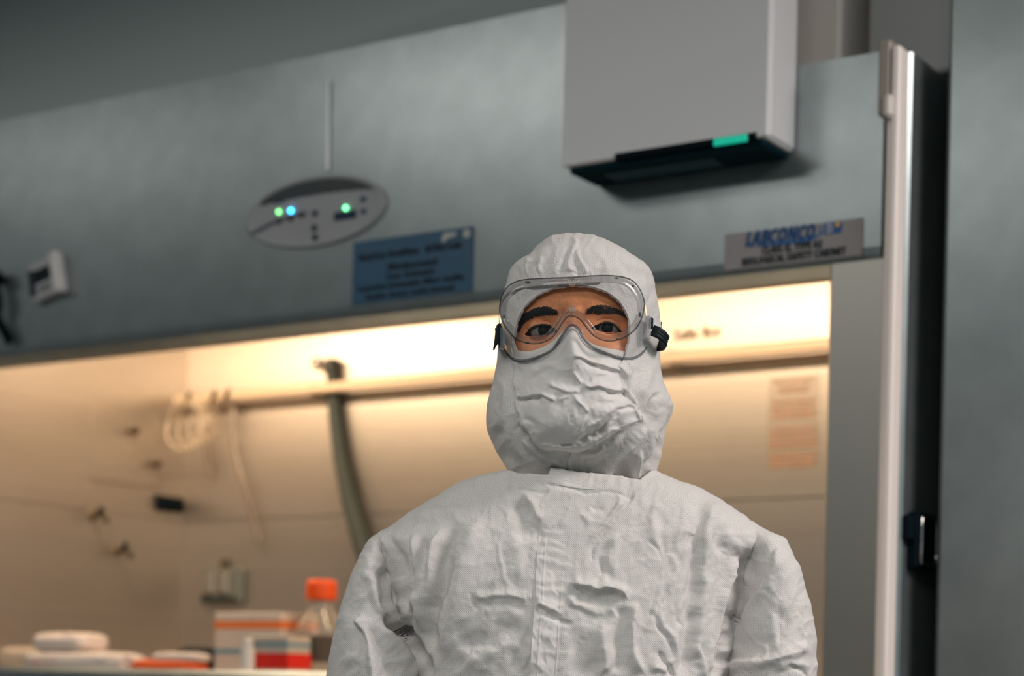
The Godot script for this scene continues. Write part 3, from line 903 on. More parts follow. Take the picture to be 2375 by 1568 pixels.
# a soft packet: a rounded pillow with crumples
func pillow(sx: float, sy: float, sz: float) -> ArrayMesh:
	var v := PackedVector3Array()
	var nz := noise(int(sx * 1000), 18.0, 3)
	for i in 25:
		var a := PI * i / 24.0
		for j in 49:
			var b := TAU * j / 48.0
			var q := Vector3(sin(b) * sin(a), cos(a), cos(b) * sin(a))
			var e := Vector3(signf(q.x) * pow(absf(q.x), 0.32), signf(q.y) * pow(absf(q.y), 0.8), signf(q.z) * pow(absf(q.z), 0.5))
			v.append(Vector3(e.x * sx, e.y * sy, e.z * sz) * 0.5 * (1.0 + 0.12 * nz.get_noise_3d(q.x, q.y, q.z) * (1.0 if i > 0 and i < 24 and j > 0 and j < 48 else 0.0)))
	return grid(v, 25, 49, PackedByteArray(), true)

# ------------------------------------------------------------------ the person
var folds: Relief
var folds_body: Relief
var folds_hood: Relief
var face: Relief
# outlines read as [chart y, chart x]
var hood_l := [[552, 1330], [554, 1300], [558, 1278], [565, 1260], [578, 1240], [592, 1230], [606, 1215], [615, 1200], [630, 1184], [650, 1177], [700, 1163], [760, 1156], [830, 1152], [870, 1146], [905, 1138], [940, 1129], [990, 1128], [1020, 1138], [1050, 1152], [1075, 1168], [1100, 1182], [1125, 1186], [1160, 1186]]
var hood_r := [[552, 1350], [554, 1366], [560, 1385], [570, 1410], [585, 1438], [605, 1468], [612, 1478], [625, 1495], [645, 1512], [680, 1521], [740, 1530], [790, 1532], [850, 1530], [880, 1535], [910, 1545], [948, 1561], [970, 1555], [1000, 1543], [1040, 1537], [1070, 1530], [1100, 1520], [1125, 1514], [1160, 1510]]
var body_l := [[1085, 1200], [1092, 1180], [1100, 1150], [1110, 1100], [1121, 1062], [1140, 1030], [1165, 990], [1195, 940], [1220, 905], [1245, 868], [1265, 850], [1300, 833], [1340, 815], [1430, 786], [1520, 766], [1568, 758], [1640, 756], [1750, 770], [2000, 850]]
var body_r := [[1085, 1500], [1092, 1512], [1100, 1530], [1110, 1552], [1121, 1580], [1140, 1632], [1165, 1678], [1195, 1722], [1220, 1756], [1240, 1790], [1253, 1818], [1275, 1830], [1320, 1850], [1400, 1875], [1480, 1888], [1568, 1891], [1640, 1888], [1750, 1870], [2000, 1790]]
const HOOD_Z := -0.085
const BODY_Z := -0.10
# sleeves: inner edge of the left and right sleeve
var arm_li := [[1240, 888], [1300, 905], [1340, 915], [1400, 934], [1480, 962], [1568, 990], [1640, 1000], [2000, 1030]]
var arm_ri := [[1240, 1735], [1290, 1718], [1350, 1700], [1420, 1684], [1500, 1670], [1568, 1660], [1640, 1652], [2000, 1600]]
var body_depth := [[1085, 0.076], [1100, 0.081], [1130, 0.090], [1180, 0.099], [1265, 0.110], [1400, 0.124], [1568, 0.130], [2000, 0.125]]
var hood_depth := [[552, 0.012], [556, 0.028], [562, 0.040], [572, 0.054], [590, 0.070], [615, 0.084], [645, 0.095], [690, 0.1005], [740, 0.101], [800, 0.101], [860, 0.105], [930, 0.109], [1000, 0.107], [1040, 0.098], [1070, 0.085], [1095, 0.070], [1120, 0.056], [1160, 0.045]]

func superell(dx: float, a: float, p: float) -> float:
	var q := absf(dx) / a
	return 0.0 if q >= 1.0 else pow(1.0 - pow(q, p), 1.0 / p)

func smax(a: float, b: float, k: float) -> float:
	var h := clampf(0.5 + 0.5 * (a - b) / k, 0.0, 1.0)
	return lerpf(b, a, h) + k * h * (1.0 - h)

# metres across for one chart unit at a depth
func span(dz: float) -> float:
	return (STAND - dz) / FOCAL

func hood_front(cx: float, cy: float, grow := 0.0) -> float:
	var l := interp(hood_l, cy)
	var r := interp(hood_r, cy)
	var b := interp(hood_depth, cy) + grow
	var half := maxf((r - l) * 0.5, 2.0) + grow / span(0)
	return HOOD_Z + b * superell(cx - (l + r) * 0.5, half, 2.25)

var collar := [[1150, 1085], [1178, 1100], [1205, 1112], [1240, 1116], [1268, 1117], [1272, 1099], [1310, 1107], [1352, 1113], [1410, 1116], [1468, 1128], [1500, 1100], [1540, 1085]]
func body_front(cx: float, cy: float) -> float:
	# the neck opening: above the collar line the cloth dips in behind the hood
	var dip := 0.0
	if cy < 1135.0 and cx > 1160.0 and cx < 1530.0:
		var c := 0.0
		for k in range(1, collar.size()):
			if cx <= collar[k][0]:
				c = lerpf(collar[k - 1][1], collar[k][1], (cx - collar[k - 1][0]) / (collar[k][0] - collar[k - 1][0]))
				break
		dip = 0.045 * smoothstep(0.0, 6.0, c + 5.0 - cy)
	return body_shape(cx, cy) - dip

func body_shape(cx: float, cy: float) -> float:
	var l := interp(body_l, cy)
	var r := interp(body_r, cy)
	var b := interp(body_depth, cy)
	var upper := 1.0 - smoothstep(1215.0, 1330.0, cy)
	var whole := b * superell(cx - (l + r) * 0.5, (r - l) * 0.5, 2.2)
	if upper >= 1.0:
		return BODY_Z + whole
	var li := interp(arm_li, cy)
	var ri := interp(arm_ri, cy)
	var tl := li - 26.0
	var tr := ri + 26.0
	var trunk := b * superell(cx - (tl + tr) * 0.5, (tr - tl) * 0.5, 2.5)
	var grow := clampf((cy - 1240.0) / 300.0, 0.0, 1.0)
	var ab := lerpf(0.075, 0.092, grow)
	var e1 := ab * superell(cx - (l + li) * 0.5, (li - l) * 0.5 + 1.0, 2.0)
	var e2 := ab * superell(cx - (r + ri) * 0.5, (r - ri) * 0.5 + 1.0, 2.0)
	var split := smax(trunk, maxf(e1, e2), 0.006)
	return BODY_Z + lerpf(split, whole, upper)

func chart_folds() -> void:
	folds_body = Relief.new(736, 1080, 1916, 1660, 2.0)
	folds_hood = Relief.new(1110, 540, 1580, 1170, 1.5)
	folds_body.soft = true
	var f := folds_body
	# --- left sleeve and chest
	f.fold([[893, 1422], [915, 1448], [945, 1466], [965, 1494], [980, 1530], [992, 1580]], -13, 6, 10, 0.2)
	f.fold([[848, 1268], [872, 1274], [890, 1300], [900, 1340], [915, 1400], [938, 1455], [962, 1505]], 3.0, 4, 9, 0.12)
	f.fold([[843, 1318], [862, 1365], [882, 1408], [897, 1432]], 5, 9, 7)
	f.fold([[880, 1310], [890, 1370], [905, 1420]], -4, 12)
	f.fold([[957, 1232], [963, 1285], [972, 1335], [966, 1385], [945, 1430]], 6.0, 9, 5, 0.2)
	f.fold([[990, 1245], [984, 1300], [978, 1350], [970, 1400]], -5.0, 9, 9, 0.2)
	f.fold([[1030, 1210], [1006, 1280], [990, 1345], [982, 1410], [990, 1480]], 7.0, 14, 12, 0.22)
	f.fold([[1070, 1200], [1040, 1280], [1016, 1370], [1004, 1450], [1000, 1540]], -7.0, 17, 14, 0.2)
	f.fold([[1130, 1190], [1090, 1270], [1062, 1350], [1040, 1430], [1012, 1540]], 5.0, 26, 20, 0.2)
	f.fold([[920, 1385], [936, 1400], [944, 1425], [935, 1450]], 5.0, 6, 8, 0.3)
	f.fold([[1153, 1235], [1160, 1290], [1168, 1340], [1176, 1380]], 1.6, 3, 5)
	f.fold([[1190, 1230], [1200, 1300], [1195, 1360]], 2.0, 12)
	f.fold([[1092, 1374], [1120, 1382], [1180, 1384], [1236, 1386]], 2.6, 9, 5, 0.2)
	f.fold([[1096, 1392], [1130, 1404], [1236, 1408]], -1.3, 6, 8, 0.2)
	f.fold([[1088, 1370], [1094, 1395], [1108, 1412]], -1.8, 4, 4)
	f.fold([[1040, 1470], [1090, 1495], [1150, 1480], [1215, 1430]], -3.0, 18, 14)
	f.fold([[1050, 1520], [1120, 1530], [1200, 1480]], 2.6, 20)
	f.fold([[1150, 1500], [1190, 1520], [1225, 1570]], -2.0, 14)
	f.fold([[1202, 1568], [1222, 1520], [1234, 1478]], 2.4, 5, 7)
	f.fold([[1180, 1560], [1205, 1500], [1228, 1450]], -1.8, 7)
	f.fold([[830, 1432], [844, 1462], [853, 1510], [858, 1590]], 5.0, 12, 5, 0.12)
	f.fold([[838, 1440], [872, 1490], [905, 1530], [940, 1580]], -3.5, 9, 14)
	f.fold([[880, 1440], [915, 1490], [950, 1530], [975, 1580]], 4.5, 12, 10)
	f.fold([[800, 1400], [815, 1460], [812, 1560]], 2.5, 16)
	f.fold([[850, 1255], [900, 1262], [945, 1240]], 2.0, 8)
	f.fold([[900, 1230], [918, 1290], [930, 1360]], -3.5, 12, 14)
	f.fold([[870, 1290], [884, 1360], [905, 1410]], 2.5, 7)
	f.fold([[1000, 1175], [1060, 1165], [1130, 1150]], -2.0, 16)
	f.fold([[960, 1200], [1010, 1190], [1080, 1175]], 2.5, 10)
	f.fold([[1180, 1127], [1210, 1135], [1240, 1140], [1276, 1142]], -1.8, 3, 3, 0.05)
	f.fold([[1270, 1124], [1310, 1133], [1352, 1139], [1410, 1142], [1468, 1154]], -1.8, 3, 3, 0.05)
	# --- collar and front
	f.fold([[1215, 1140], [1235, 1180], [1258, 1220]], 3.0, 10, 6)
	f.fold([[1196, 1150], [1212, 1200], [1225, 1260]], -4.0, 16)
	f.fold([[1210, 1200], [1240, 1225], [1252, 1250]], -2.0, 4)
	f.fold([[1466, 1132], [1440, 1188], [1402, 1238], [1382, 1264], [1375, 1300]], -3.6, 3, 4, 0.12)
	f.fold([[1452, 1140], [1425, 1190], [1388, 1236], [1368, 1268]], 2.2, 11, 5)
	f.fold([[1402, 1300], [1396, 1340], [1378, 1362]], -2.2, 3)
	f.fold([[1360, 1178], [1385, 1176], [1400, 1186]], -1.6, 5)
	f.fold([[1345, 1190], [1362, 1204], [1368, 1220]], 1.5, 5)
	f.fold([[1430, 1230], [1420, 1290], [1416, 1340]], 2.4, 9)
	f.fold([[1410, 1250], [1400, 1300], [1408, 1350]], -2.0, 7)
	f.fold([[1318, 1348], [1350, 1366], [1388, 1366], [1432, 1370], [1464, 1392]], 5.0, 12, 4, 0.15)
	f.fold([[1325, 1362], [1355, 1382], [1392, 1384], [1440, 1386]], -1.8, 5, 14, 0.2)
	f.blob(1372, 1420, 30, 40, -2.2)
	f.fold([[1306, 1380], [1336, 1402], [1370, 1418], [1400, 1420]], 3.0, 8, 5)
	f.fold([[1240, 1412], [1270, 1424], [1305, 1442], [1330, 1448]], -3.4, 4, 6, 0.15)
	f.fold([[1240, 1400], [1275, 1410], [1312, 1428]], 2.6, 6, 4, 0.15)
	f.fold([[1405, 1405], [1432, 1432], [1425, 1456]], 1.8, 4)
	f.fold([[1466, 1392], [1471, 1450], [1474, 1520], [1486, 1568]], 5.0, 6, 10, 0.15)
	f.fold([[1446, 1400], [1436, 1470], [1432, 1570]], -3.2, 14, 10, 0.15)
	f.fold([[1392, 1440], [1402, 1500], [1404, 1580]], 4.0, 13)
	f.fold([[1352, 1450], [1345, 1510], [1350, 1590]], -3.0, 18)
	f.fold([[1524, 1345], [1508, 1410], [1488, 1475]], -2.2, 3)
	f.fold([[1532, 1350], [1516, 1412], [1497, 1476]], 1.6, 5)
	f.fold([[1500, 1410], [1520, 1440], [1548, 1480], [1562, 1540]], -2.6, 4)
	f.fold([[1512, 1405], [1535, 1440], [1562, 1480], [1574, 1540]], 2.2, 6)
	f.fold([[1500, 1250], [1525, 1275], [1536, 1300]], -2.0, 3.5)
	f.fold([[1558, 1280], [1562, 1330], [1545, 1380]], 2.4, 6)
	f.fold([[1540, 1180], [1535, 1240], [1545, 1300]], -2.2, 8)
	f.fold([[1520, 1150], [1516, 1220], [1522, 1280]], 2.2, 10)
	f.fold([[1596, 1165], [1580, 1230], [1570, 1290]], 2.2, 8)
	f.fold([[1562, 1390], [1572, 1430], [1590, 1460]], -1.8, 4)
	f.fold([[1524, 1502], [1536, 1530], [1560, 1550], [1572, 1580]], -4.0, 4, 7)
	f.fold([[1500, 1552], [1535, 1548], [1562, 1552]], 3.5, 8)
	f.fold([[1622, 1175], [1616, 1260], [1606, 1360], [1596, 1450], [1586, 1580]], -5.0, 19, 11, 0.15)
	f.fold([[1646, 1150], [1638, 1240], [1630, 1330], [1622, 1420], [1618, 1540]], 4.5, 16, 10, 0.15)
	f.fold([[1618, 1490], [1630, 1530], [1632, 1580]], 4.0, 4, 9)
	# --- right sleeve
	f.fold([[1706, 1288], [1694, 1345], [1678, 1400], [1668, 1470], [1658, 1570]], 5.5, 5, 11, 0.1)
	f.fold([[1684, 1392], [1674, 1450], [1665, 1500], [1656, 1580]], -11, 9, 5, 0.2)
	f.blob(1716, 1330, 12, 34, -7.0, 8)
	f.fold([[1733, 1292], [1731, 1330], [1738, 1365]], 4.0, 4, 10)
	f.fold([[1818, 1256], [1796, 1310], [1762, 1368], [1732, 1424], [1696, 1486], [1664, 1530]], 3.4, 9, 5, 0.1)
	f.fold([[1690, 1420], [1712, 1440], [1730, 1446]], -4.0, 8)
	f.fold([[1668, 1500], [1682, 1480], [1698, 1462]], -4.5, 5)
	f.fold([[1658, 1552], [1700, 1542], [1760, 1538], [1830, 1520], [1872, 1488]], 5.0, 7, 12, 0.12)
	f.fold([[1700, 1500], [1760, 1495], [1800, 1480]], -3.0, 12)
	f.fold([[1848, 1412], [1862, 1440], [1872, 1480]], -2.0, 3)
	f.fold([[1842, 1412], [1855, 1442], [1863, 1482]], 1.6, 5)
	f.fold([[1772, 1362], [1780, 1372], [1786, 1380]], -1.5, 3)
	f.fold([[1781, 1490], [1782, 1530]], -2.0, 3)
	f.fold([[1838, 1545], [1860, 1560], [1880, 1580]], -2.4, 4)
	f.fold([[1800, 1556], [1840, 1540], [1880, 1542]], 2.5, 7)
	f.fold([[1690, 1250], [1720, 1270], [1760, 1262], [1815, 1250]], 2.4, 10)
	f.fold([[1680, 1210], [1670, 1260], [1690, 1290]], -2.5, 13)
	f.fold([[1650, 1160], [1680, 1215], [1700, 1260]], 2.0, 10)
	f.fold([[1800, 1400], [1815, 1450], [1800, 1500]], -2.0, 13)
	for k in f.d.size():
		f.d[k] *= 1.4
	# --- neck of the hood
	f = folds_hood
	f.fold([[1200, 835], [1201, 900], [1204, 960], [1210, 1000]], 1.8, 4, 4, 0.1)
	f.fold([[1213, 850], [1214, 920], [1216, 985]], -1.2, 4, 4, 0.1)
	f.fold([[1462, 832], [1462, 905], [1474, 950], [1497, 982]], 2.6, 4, 7, 0.1)
	f.fold([[1500, 984], [1474, 1022], [1446, 1055], [1414, 1100], [1405, 1120]], 5.0, 6, 9, 0.15)
	f.blob(1452, 1092, 13, 30, -9.0, 12)
	f.fold([[1478, 1040], [1484, 1080], [1472, 1128]], 4.5, 5, 9, 0.2)
	f.fold([[1550, 945], [1528, 985], [1508, 1030], [1496, 1080]], 4.5, 9, 14)
	f.fold([[1498, 975], [1512, 940], [1530, 905]], -4.0, 8, 8)
	f.fold([[1485, 930], [1500, 890], [1515, 850]], 2.5, 9)
	f.fold([[1530, 990], [1520, 1040], [1500, 1090]], -3.0, 9)
	f.fold([[1512, 1020], [1536, 1010]], 2.4, 8)
	f.fold([[1204, 1002], [1240, 1046], [1290, 1074], [1322, 1090]], 3.0, 6, 7)
	f.fold([[1190, 985], [1215, 1000], [1236, 1012]], -3.0, 12)
	f.fold([[1250, 1060], [1272, 1086], [1300, 1100]], -2.4, 6)
	f.fold([[1322, 1046], [1323, 1080], [1326, 1112]], 2.0, 4, 4, 0.1)
	f.fold([[1340, 1070], [1400, 1040], [1450, 1010]], 2.5, 6, 5)
	f.fold([[1345, 1095], [1385, 1085], [1420, 1050]], -2.4, 8)
	f.fold([[1140, 985], [1165, 1040], [1195, 1085]], -2.5, 14)
	f.fold([[1160, 950], [1180, 1010], [1215, 1060], [1250, 1100]], 3.0, 14)
	f.fold([[1160, 870], [1172, 920], [1168, 970]], 2.0, 13)
	# --- crown of the hood: gathers above the goggles
	f.fold([[1332, 548], [1335, 568], [1326, 590], [1322, 612], [1326, 640]], 2.6, 5, 9, 0.15)
	f.fold([[1322, 565], [1312, 595], [1306, 640]], -2.2, 7)
	f.fold([[1336, 575], [1346, 600], [1360, 640]], 2.0, 5, 8)
	f.fold([[1340, 590], [1338, 615], [1342, 645]], -1.8, 5)
	f.fold([[1298, 590], [1292, 615], [1290, 645]], 1.6, 6)
	f.fold([[1262, 590], [1254, 612], [1256, 640]], 2.4, 5, 7)
	f.fold([[1246, 600], [1240, 620], [1246, 644]], -4.0, 5, 7)
	f.fold([[1236, 592], [1228, 615], [1226, 645]], 2.6, 6)
	f.fold([[1380, 575], [1400, 610], [1410, 640]], 1.4, 9)
	f.fold([[1284, 634], [1330, 633], [1376, 635]], -1.2, 3)
	f.fold([[1425, 590], [1450, 620], [1470, 650]], -1.6, 10)
	f.fold([[1470, 600], [1490, 640], [1500, 700]], 2.2, 10)
	f.fold([[1205, 615], [1196, 650], [1186, 700]], -2.4, 9)
	# --- mask cloth
	f.fold([[1330, 822], [1370, 836], [1410, 848], [1440, 860], [1459, 884]], 4.5, 12, 4, 0.12)
	f.fold([[1345, 838], [1390, 850], [1440, 875]], -3.0, 4, 8)
	f.fold([[1262, 880], [1282, 896], [1310, 910], [1350, 905]], 2.8, 9, 4)
	f.fold([[1326, 862], [1340, 878], [1352, 892]], 2.2, 6, 4)
	f.fold([[1366, 888], [1392, 868], [1420, 862]], 2.4, 7, 5)
	f.fold([[1350, 897], [1400, 900], [1458, 904]], 4.5, 10, 4, 0.15)
	f.fold([[1396, 908], [1430, 912], [1462, 914]], -4.5, 4, 9, 0.15)
	f.fold([[1203, 926], [1226, 914], [1256, 915], [1288, 930]], 4.0, 9, 4, 0.12)
	f.fold([[1206, 934], [1228, 924], [1262, 926]], -3.5, 4, 7, 0.12)
	f.fold([[1288, 930], [1310, 922], [1330, 908]], 2.0, 5, 4)
	f.fold([[1324, 915], [1346, 935], [1366, 962]], 2.8, 7, 4)
	f.fold([[1366, 962], [1350, 990], [1322, 1020]], 2.4, 5, 6)
	f.fold([[1328, 960], [1328, 985]], -1.6, 3)
	f.fold([[1210, 968], [1236, 980], [1254, 1004]], -3.5, 9, 8)
	f.fold([[1336, 1030], [1370, 1012], [1400, 996], [1420, 968], [1438, 952], [1470, 942]], -5.0, 4, 6, 0.1)
	f.fold([[1330, 1022], [1365, 1002], [1392, 985], [1412, 958], [1434, 944]], 3.5, 9, 5, 0.12)
	f.fold([[1345, 1046], [1388, 1024], [1430, 996], [1480, 972]], 3.0, 7, 5, 0.1)
	f.fold([[1294, 1028], [1310, 1026], [1330, 1036]], -4.0, 3, 5)
	f.fold([[1245, 1034], [1280, 1034], [1330, 1038], [1350, 1045]], 2.2, 4)
	f.fold([[1225, 860], [1250, 850], [1290, 842]], 1.8, 8)
	f.fold([[1215, 895], [1240, 868], [1280, 850]], -2.0, 7)
	f.fold([[1372, 930], [1400, 940], [1430, 930]], -1.8, 8)

var crumple: FastNoiseLite
var crumple2: FastNoiseLite
var crease: FastNoiseLite
var dents: FastNoiseLite
func cloth_mm(c: Vector2, strength := 1.0) -> float:
	# creased thin cloth: large soft dents and finer sharp ones
	var a := crumple.get_noise_2d(c.x, c.y)
	var b := crumple2.get_noise_2d(c.x + c.y * 0.35, c.y * 0.75)
	var e := crease.get_noise_2d(c.x * 1.2 + c.y * 0.4 + 14.0 * a, c.y * 0.55 + 20.0 * b)
	var k := dents.get_noise_2d(c.x + 25.0 * a, c.y * 0.7 + 25.0 * b)
	return folds.at(c.x + 11.0 * b + 3.0 * a, c.y + 8.0 * a) + strength * (0.8 * a - 3.0 * absf(b) - 1.6 * absf(e) + 0.9 * k + 1.0)

# a closed shell from an outline: front and back halves meet at the outline
func shell(rows: Array, left: Array, right: Array, zc: float, front: Callable, back_depth: Callable, nf: int, nb: int, relief: Callable, hole := PackedVector2Array()) -> ArrayMesh:
	var psis := []
	for j in nb / 2:
		psis.append(-PI + (PI / 2) * j / (nb / 2.0))
	for j in nf:
		psis.append(-PI / 2 + PI * j / nf)
	for j in nb / 2 + 1:
		psis.append(PI / 2 + (PI / 2) * j / (nb / 2.0))
	var cols := psis.size()
	var v := PackedVector3Array()
	for cy in rows:
		var l := interp(left, cy)
		var r := interp(right, cy)
		var cx := (l + r) * 0.5
		var half := maxf((r - l) * 0.5, 1.0)
		for p in psis:
			var x: float = cx + half * sin(p)
			var isf: bool = absf(p) <= PI / 2
			var z: float
			if isf:
				z = front.call(x, cy)
			else:
				z = zc - back_depth.call(cy) * absf(cos(p))
			# the outline holds at depth zc: keep the row's height and width there
			var q := pt(x, cy, zc)
			q.z = z - STAND - BASE.z
			v.append(q)
	var n := smooth_grid(v, rows.size(), cols)
	var drop := PackedByteArray()
	if hole.size():
		drop.resize(v.size())
	for k in v.size():
		var cc := chart(v[k])
		var facing := clampf(n[k].z * 3.0 + 0.4, 0.0, 1.0)
		v[k] += n[k] * (relief.call(cc) as float) * 0.001 * facing
		if hole.size() and n[k].z > 0 and Geometry2D.is_point_in_polygon(cc, hole):
			drop[k] = 1
	if hole.size():
		snap(v, rows.size(), cols, drop, [hole])
	return grid(v, rows.size(), cols, drop, true)

func smooth_grid(v: PackedVector3Array, rows: int, cols: int) -> PackedVector3Array:
	var n := PackedVector3Array()
	n.resize(v.size())
	for i in rows:
		for j in cols:
			var a := v[i * cols + maxi(j - 1, 0)]
			var b := v[i * cols + mini(j + 1, cols - 1)]
			var c := v[maxi(i - 1, 0) * cols + j]
			var d := v[mini(i + 1, rows - 1) * cols + j]
			n[i * cols + j] = (d - c).cross(b - a).normalized()
	return n

# dropped points next to kept ones move out onto the edge of the hole and are kept
func snap(v: PackedVector3Array, rows: int, cols: int, drop: PackedByteArray, holes: Array) -> void:
	var was := drop.duplicate()
	for i in range(1, rows - 1):
		for j in range(1, cols - 1):
			var k := i * cols + j
			if not was[k]:
				continue
			var near := -1
			for o in [-1, 1, -cols, cols, -cols - 1, -cols + 1, cols - 1, cols + 1]:
				if not was[k + o]:
					near = k + o
					break
			if near < 0:
				continue
			var c := chart(v[k])
			var best := 1e9
			var at := c
			for h in holes:
				for e in h.size():
					var q := Geometry2D.get_closest_point_to_segment(c, h[e], h[(e + 1) % h.size()])
					if q.distance_squared_to(c) < best:
						best = q.distance_squared_to(c)
						at = q
			var p := v[k]
			var moved := pt(at.x, at.y, p.z + STAND + BASE.z)
			v[k] = Vector3(moved.x, moved.y, p.z)
			drop[k] = 0

func curve(pts: Array, n: int, closed := false) -> PackedVector2Array:
	var c := Curve2D.new()
	var m := pts.size()
	var p := []
	for k in m:
		p.append(Vector2(pts[k][0], pts[k][1]))
	for k in m + (1 if closed else 0):
		var a: Vector2 = p[(k - 1 + m) % m] if closed or k > 0 else p[k]
		var b: Vector2 = p[k % m]
		var d: Vector2 = p[(k + 1) % m] if closed or k < m - 1 else p[k]
		var t := (d - a) / 6.0
		c.add_point(b, -t, t)
	c.bake_interval = 0.5
	var out := PackedVector2Array()
	var len := c.get_baked_length()
	for k in n:
		out.append(c.sample_baked(len * k / (n if closed else n - 1), false))
	return out

var face_hole := [[1192, 800], [1193, 775], [1198, 752], [1205, 732], [1216, 712], [1234, 693], [1257, 678], [1288, 667], [1330, 661], [1374, 665], [1408, 677], [1434, 696], [1451, 720], [1460, 745], [1461, 775], [1456, 805], [1430, 850], [1330, 880], [1225, 850]]

func frange(list: Array) -> Array:
	# [from, to, count] pieces
	var out := []
	for s in list:
		for k in s[2]:
			out.append(lerpf(s[0], s[1], float(k) / s[2]))
	return out

func build_person() -> void:
	crumple = noise(31, 0.016, 3)
	crumple2 = noise(32, 0.010, 2)
	crease = noise(33, 0.018, 2)
	dents = noise(34, 0.030, 1, FastNoiseLite.TYPE_CELLULAR)
	dents.cellular_return_type = FastNoiseLite.RETURN_DISTANCE
	chart_folds()
	var person := thing("person", "person in white hooded coverall, white mask and clear goggles facing the camera", "person", Transform3D(Basis(), BASE))
	# --- coverall
	folds = folds_body
	for q in [[1228, 9], [1252, 14], [1275, 12], [1296, 16], [1344, 10], [1362, 14], [1388, 16], [1402, 12], [1470, 8], [1512, 6]]:
		folds.fold([[1236 - rng.randf() * 10, q[0]], [1270, q[0] + q[1] * 0.4], [1310 + rng.randf() * 40, q[0] + q[1] * 1.2]], rng.randf_range(0.7, 1.8), 5, 7, 0.3)
	var rows := frange([[1086, 1130, 34], [1130, 1280, 85], [1280, 1660, 175], [1660, 2000, 20]])
	rows.append(2000.0)
	var suit := shell(rows, body_l, body_r, BODY_Z, body_front, func(cy: float) -> float: return interp(body_depth, cy) * 0.95, 480, 70, func(c: Vector2) -> float: return cloth_mm(c, 0.75))
	# below the frame: hips, legs, sleeves' ends
	var pieces := [suit]
	var ell := func(list: Array) -> ArrayMesh:
		var v := PackedVector3Array()
		for p in list:
			for j in 41:
				var a := TAU * j / 40.0
				v.append(Vector3(p[0] + p[3] * sin(a), p[1], p[2] + p[4] * cos(a)))
		return grid(v, list.size(), 41, PackedByteArray(), true)
	pieces.append(ell.call([[0.0, 1.02, -0.1, 0.15, 0.12], [0.0, 0.95, -0.1, 0.175, 0.125], [0.0, 0.85, -0.1, 0.19, 0.13], [0.0, 0.78, -0.1, 0.18, 0.125], [0.0, 0.74, -0.1, 0.15, 0.11], [0.0, 0.72, -0.1, 0.0, 0.0]]))
	for s in [-1.0, 1.0]:
		pieces.append(ell.call([[0.09 * s, 0.80, -0.1, 0.092, 0.11], [0.10 * s, 0.65, -0.1, 0.09, 0.10], [0.105 * s, 0.45, -0.1, 0.075, 0.08], [0.11 * s, 0.25, -0.11, 0.07, 0.075], [0.11 * s, 0.09, -0.11, 0.062, 0.066], [0.11 * s, 0.085, -0.11, 0.0, 0.0]]))
		pieces.append(ell.call([[0.20 * s, 1.12, -0.09, 0.05, 0.07], [0.215 * s, 1.02, -0.085, 0.052, 0.062], [0.225 * s, 0.92, -0.07, 0.046, 0.05], [0.23 * s, 0.80, -0.05, 0.036, 0.04], [0.23 * s, 0.795, -0.05, 0.0, 0.0]]))
		var boot := lathe([[0.0, 0.12], [0.055, 0.12], [0.055, 0.06], [0.05, 0.03], [0.052, 0.0], [0.0, 0.0]], 24)
		obj("boot", join([[boot, Transform3D(Basis().scaled(Vector3(0.85, 0.95, 1.0)), Vector3(0, 0, 0))], [lathe([[0.0, 0.075], [0.03, 0.07], [0.045, 0.045], [0.047, 0.0], [0.0, 0.0]], 24), Transform3D(Basis().scaled(Vector3(0.95, 1.0, 1.9)), Vector3(0, 0, 0.075))]]), M.white, person, Vector3(0.11 * s, 0.0, -0.11))
		# gloved hand hanging down: palm, four fingers and a thumb
		var fingers := [tube([Vector3(0, 0.03, 0), Vector3(0, -0.02, 0.003), Vector3(0, -0.075, 0.008)], [0.026, 0.032, 0.034], 16)]
		var sw := func(m: ArrayMesh) -> Array: return [m, Transform3D()]
		for k in 4:
			var off := (k - 1.5) * 0.017
			var ln: float = [0.066, 0.078, 0.074, 0.058][k]
			fingers.append(tube([Vector3(0.004 * s, -0.07, off + 0.008), Vector3(0.0, -0.07 - ln * 0.5, off + 0.012), Vector3(-0.012 * s, -0.07 - ln * 0.85, off + 0.014), Vector3(-0.022 * s, -0.07 - ln, off + 0.015)], [0.0098, 0.0092, 0.0085, 0.005], 12))
		fingers.append(tube([Vector3(0, -0.01, 0.022), Vector3(-0.004 * s, -0.035, 0.045), Vector3(-0.010 * s, -0.068, 0.052), Vector3(-0.014 * s, -0.082, 0.052)], [0.014, 0.011, 0.0098, 0.006], 12))
		obj("gloved_hand", join(fingers), M.white, person, Vector3(0.23 * s, 0.79, -0.05))
	obj("coverall", join(pieces), M.cloth, person)

	# --- front flap and collar band, laid on the coverall
	flap(person)
	# --- hood
	folds = folds_hood
	var hrows := []
	for k in 46:
		hrows.append(552.5 + 100.0 * pow(k / 46.0, 2.0))
	hrows.append_array(frange([[652.5, 870, 95], [870, 1150, 125]]))
	var hole := curve(face_hole, 120, true)
	var hood := shell(hrows, hood_l, hood_r, HOOD_Z, func(x: float, y: float) -> float: return hood_front(x, y), func(cy: float) -> float: return interp(hood_depth, cy) * 1.08, 280, 70, func(c: Vector2) -> float: return cloth_mm(c, 0.8), hole)
	obj("hood", hood, M.cloth, person)
	# elastic rim of the face opening
	var rim := []
	for q in hole:
		rim.append(pt(q.x, q.y, hood_front(q.x, q.y) - 0.0015))
	rim.append(rim[0])
	var rim_r := []
	for k in rim.size():
		rim_r.append(0.0019 + 0.0004 * sin(k * 2.1) + 0.0003 * sin(k * 5.3))
	rim_r[-1] = rim_r[0]
	obj("hood_rim", tube(rim, rim_r, 10, false), M.cloth_plain, person)
	mask(person)
	head(person)

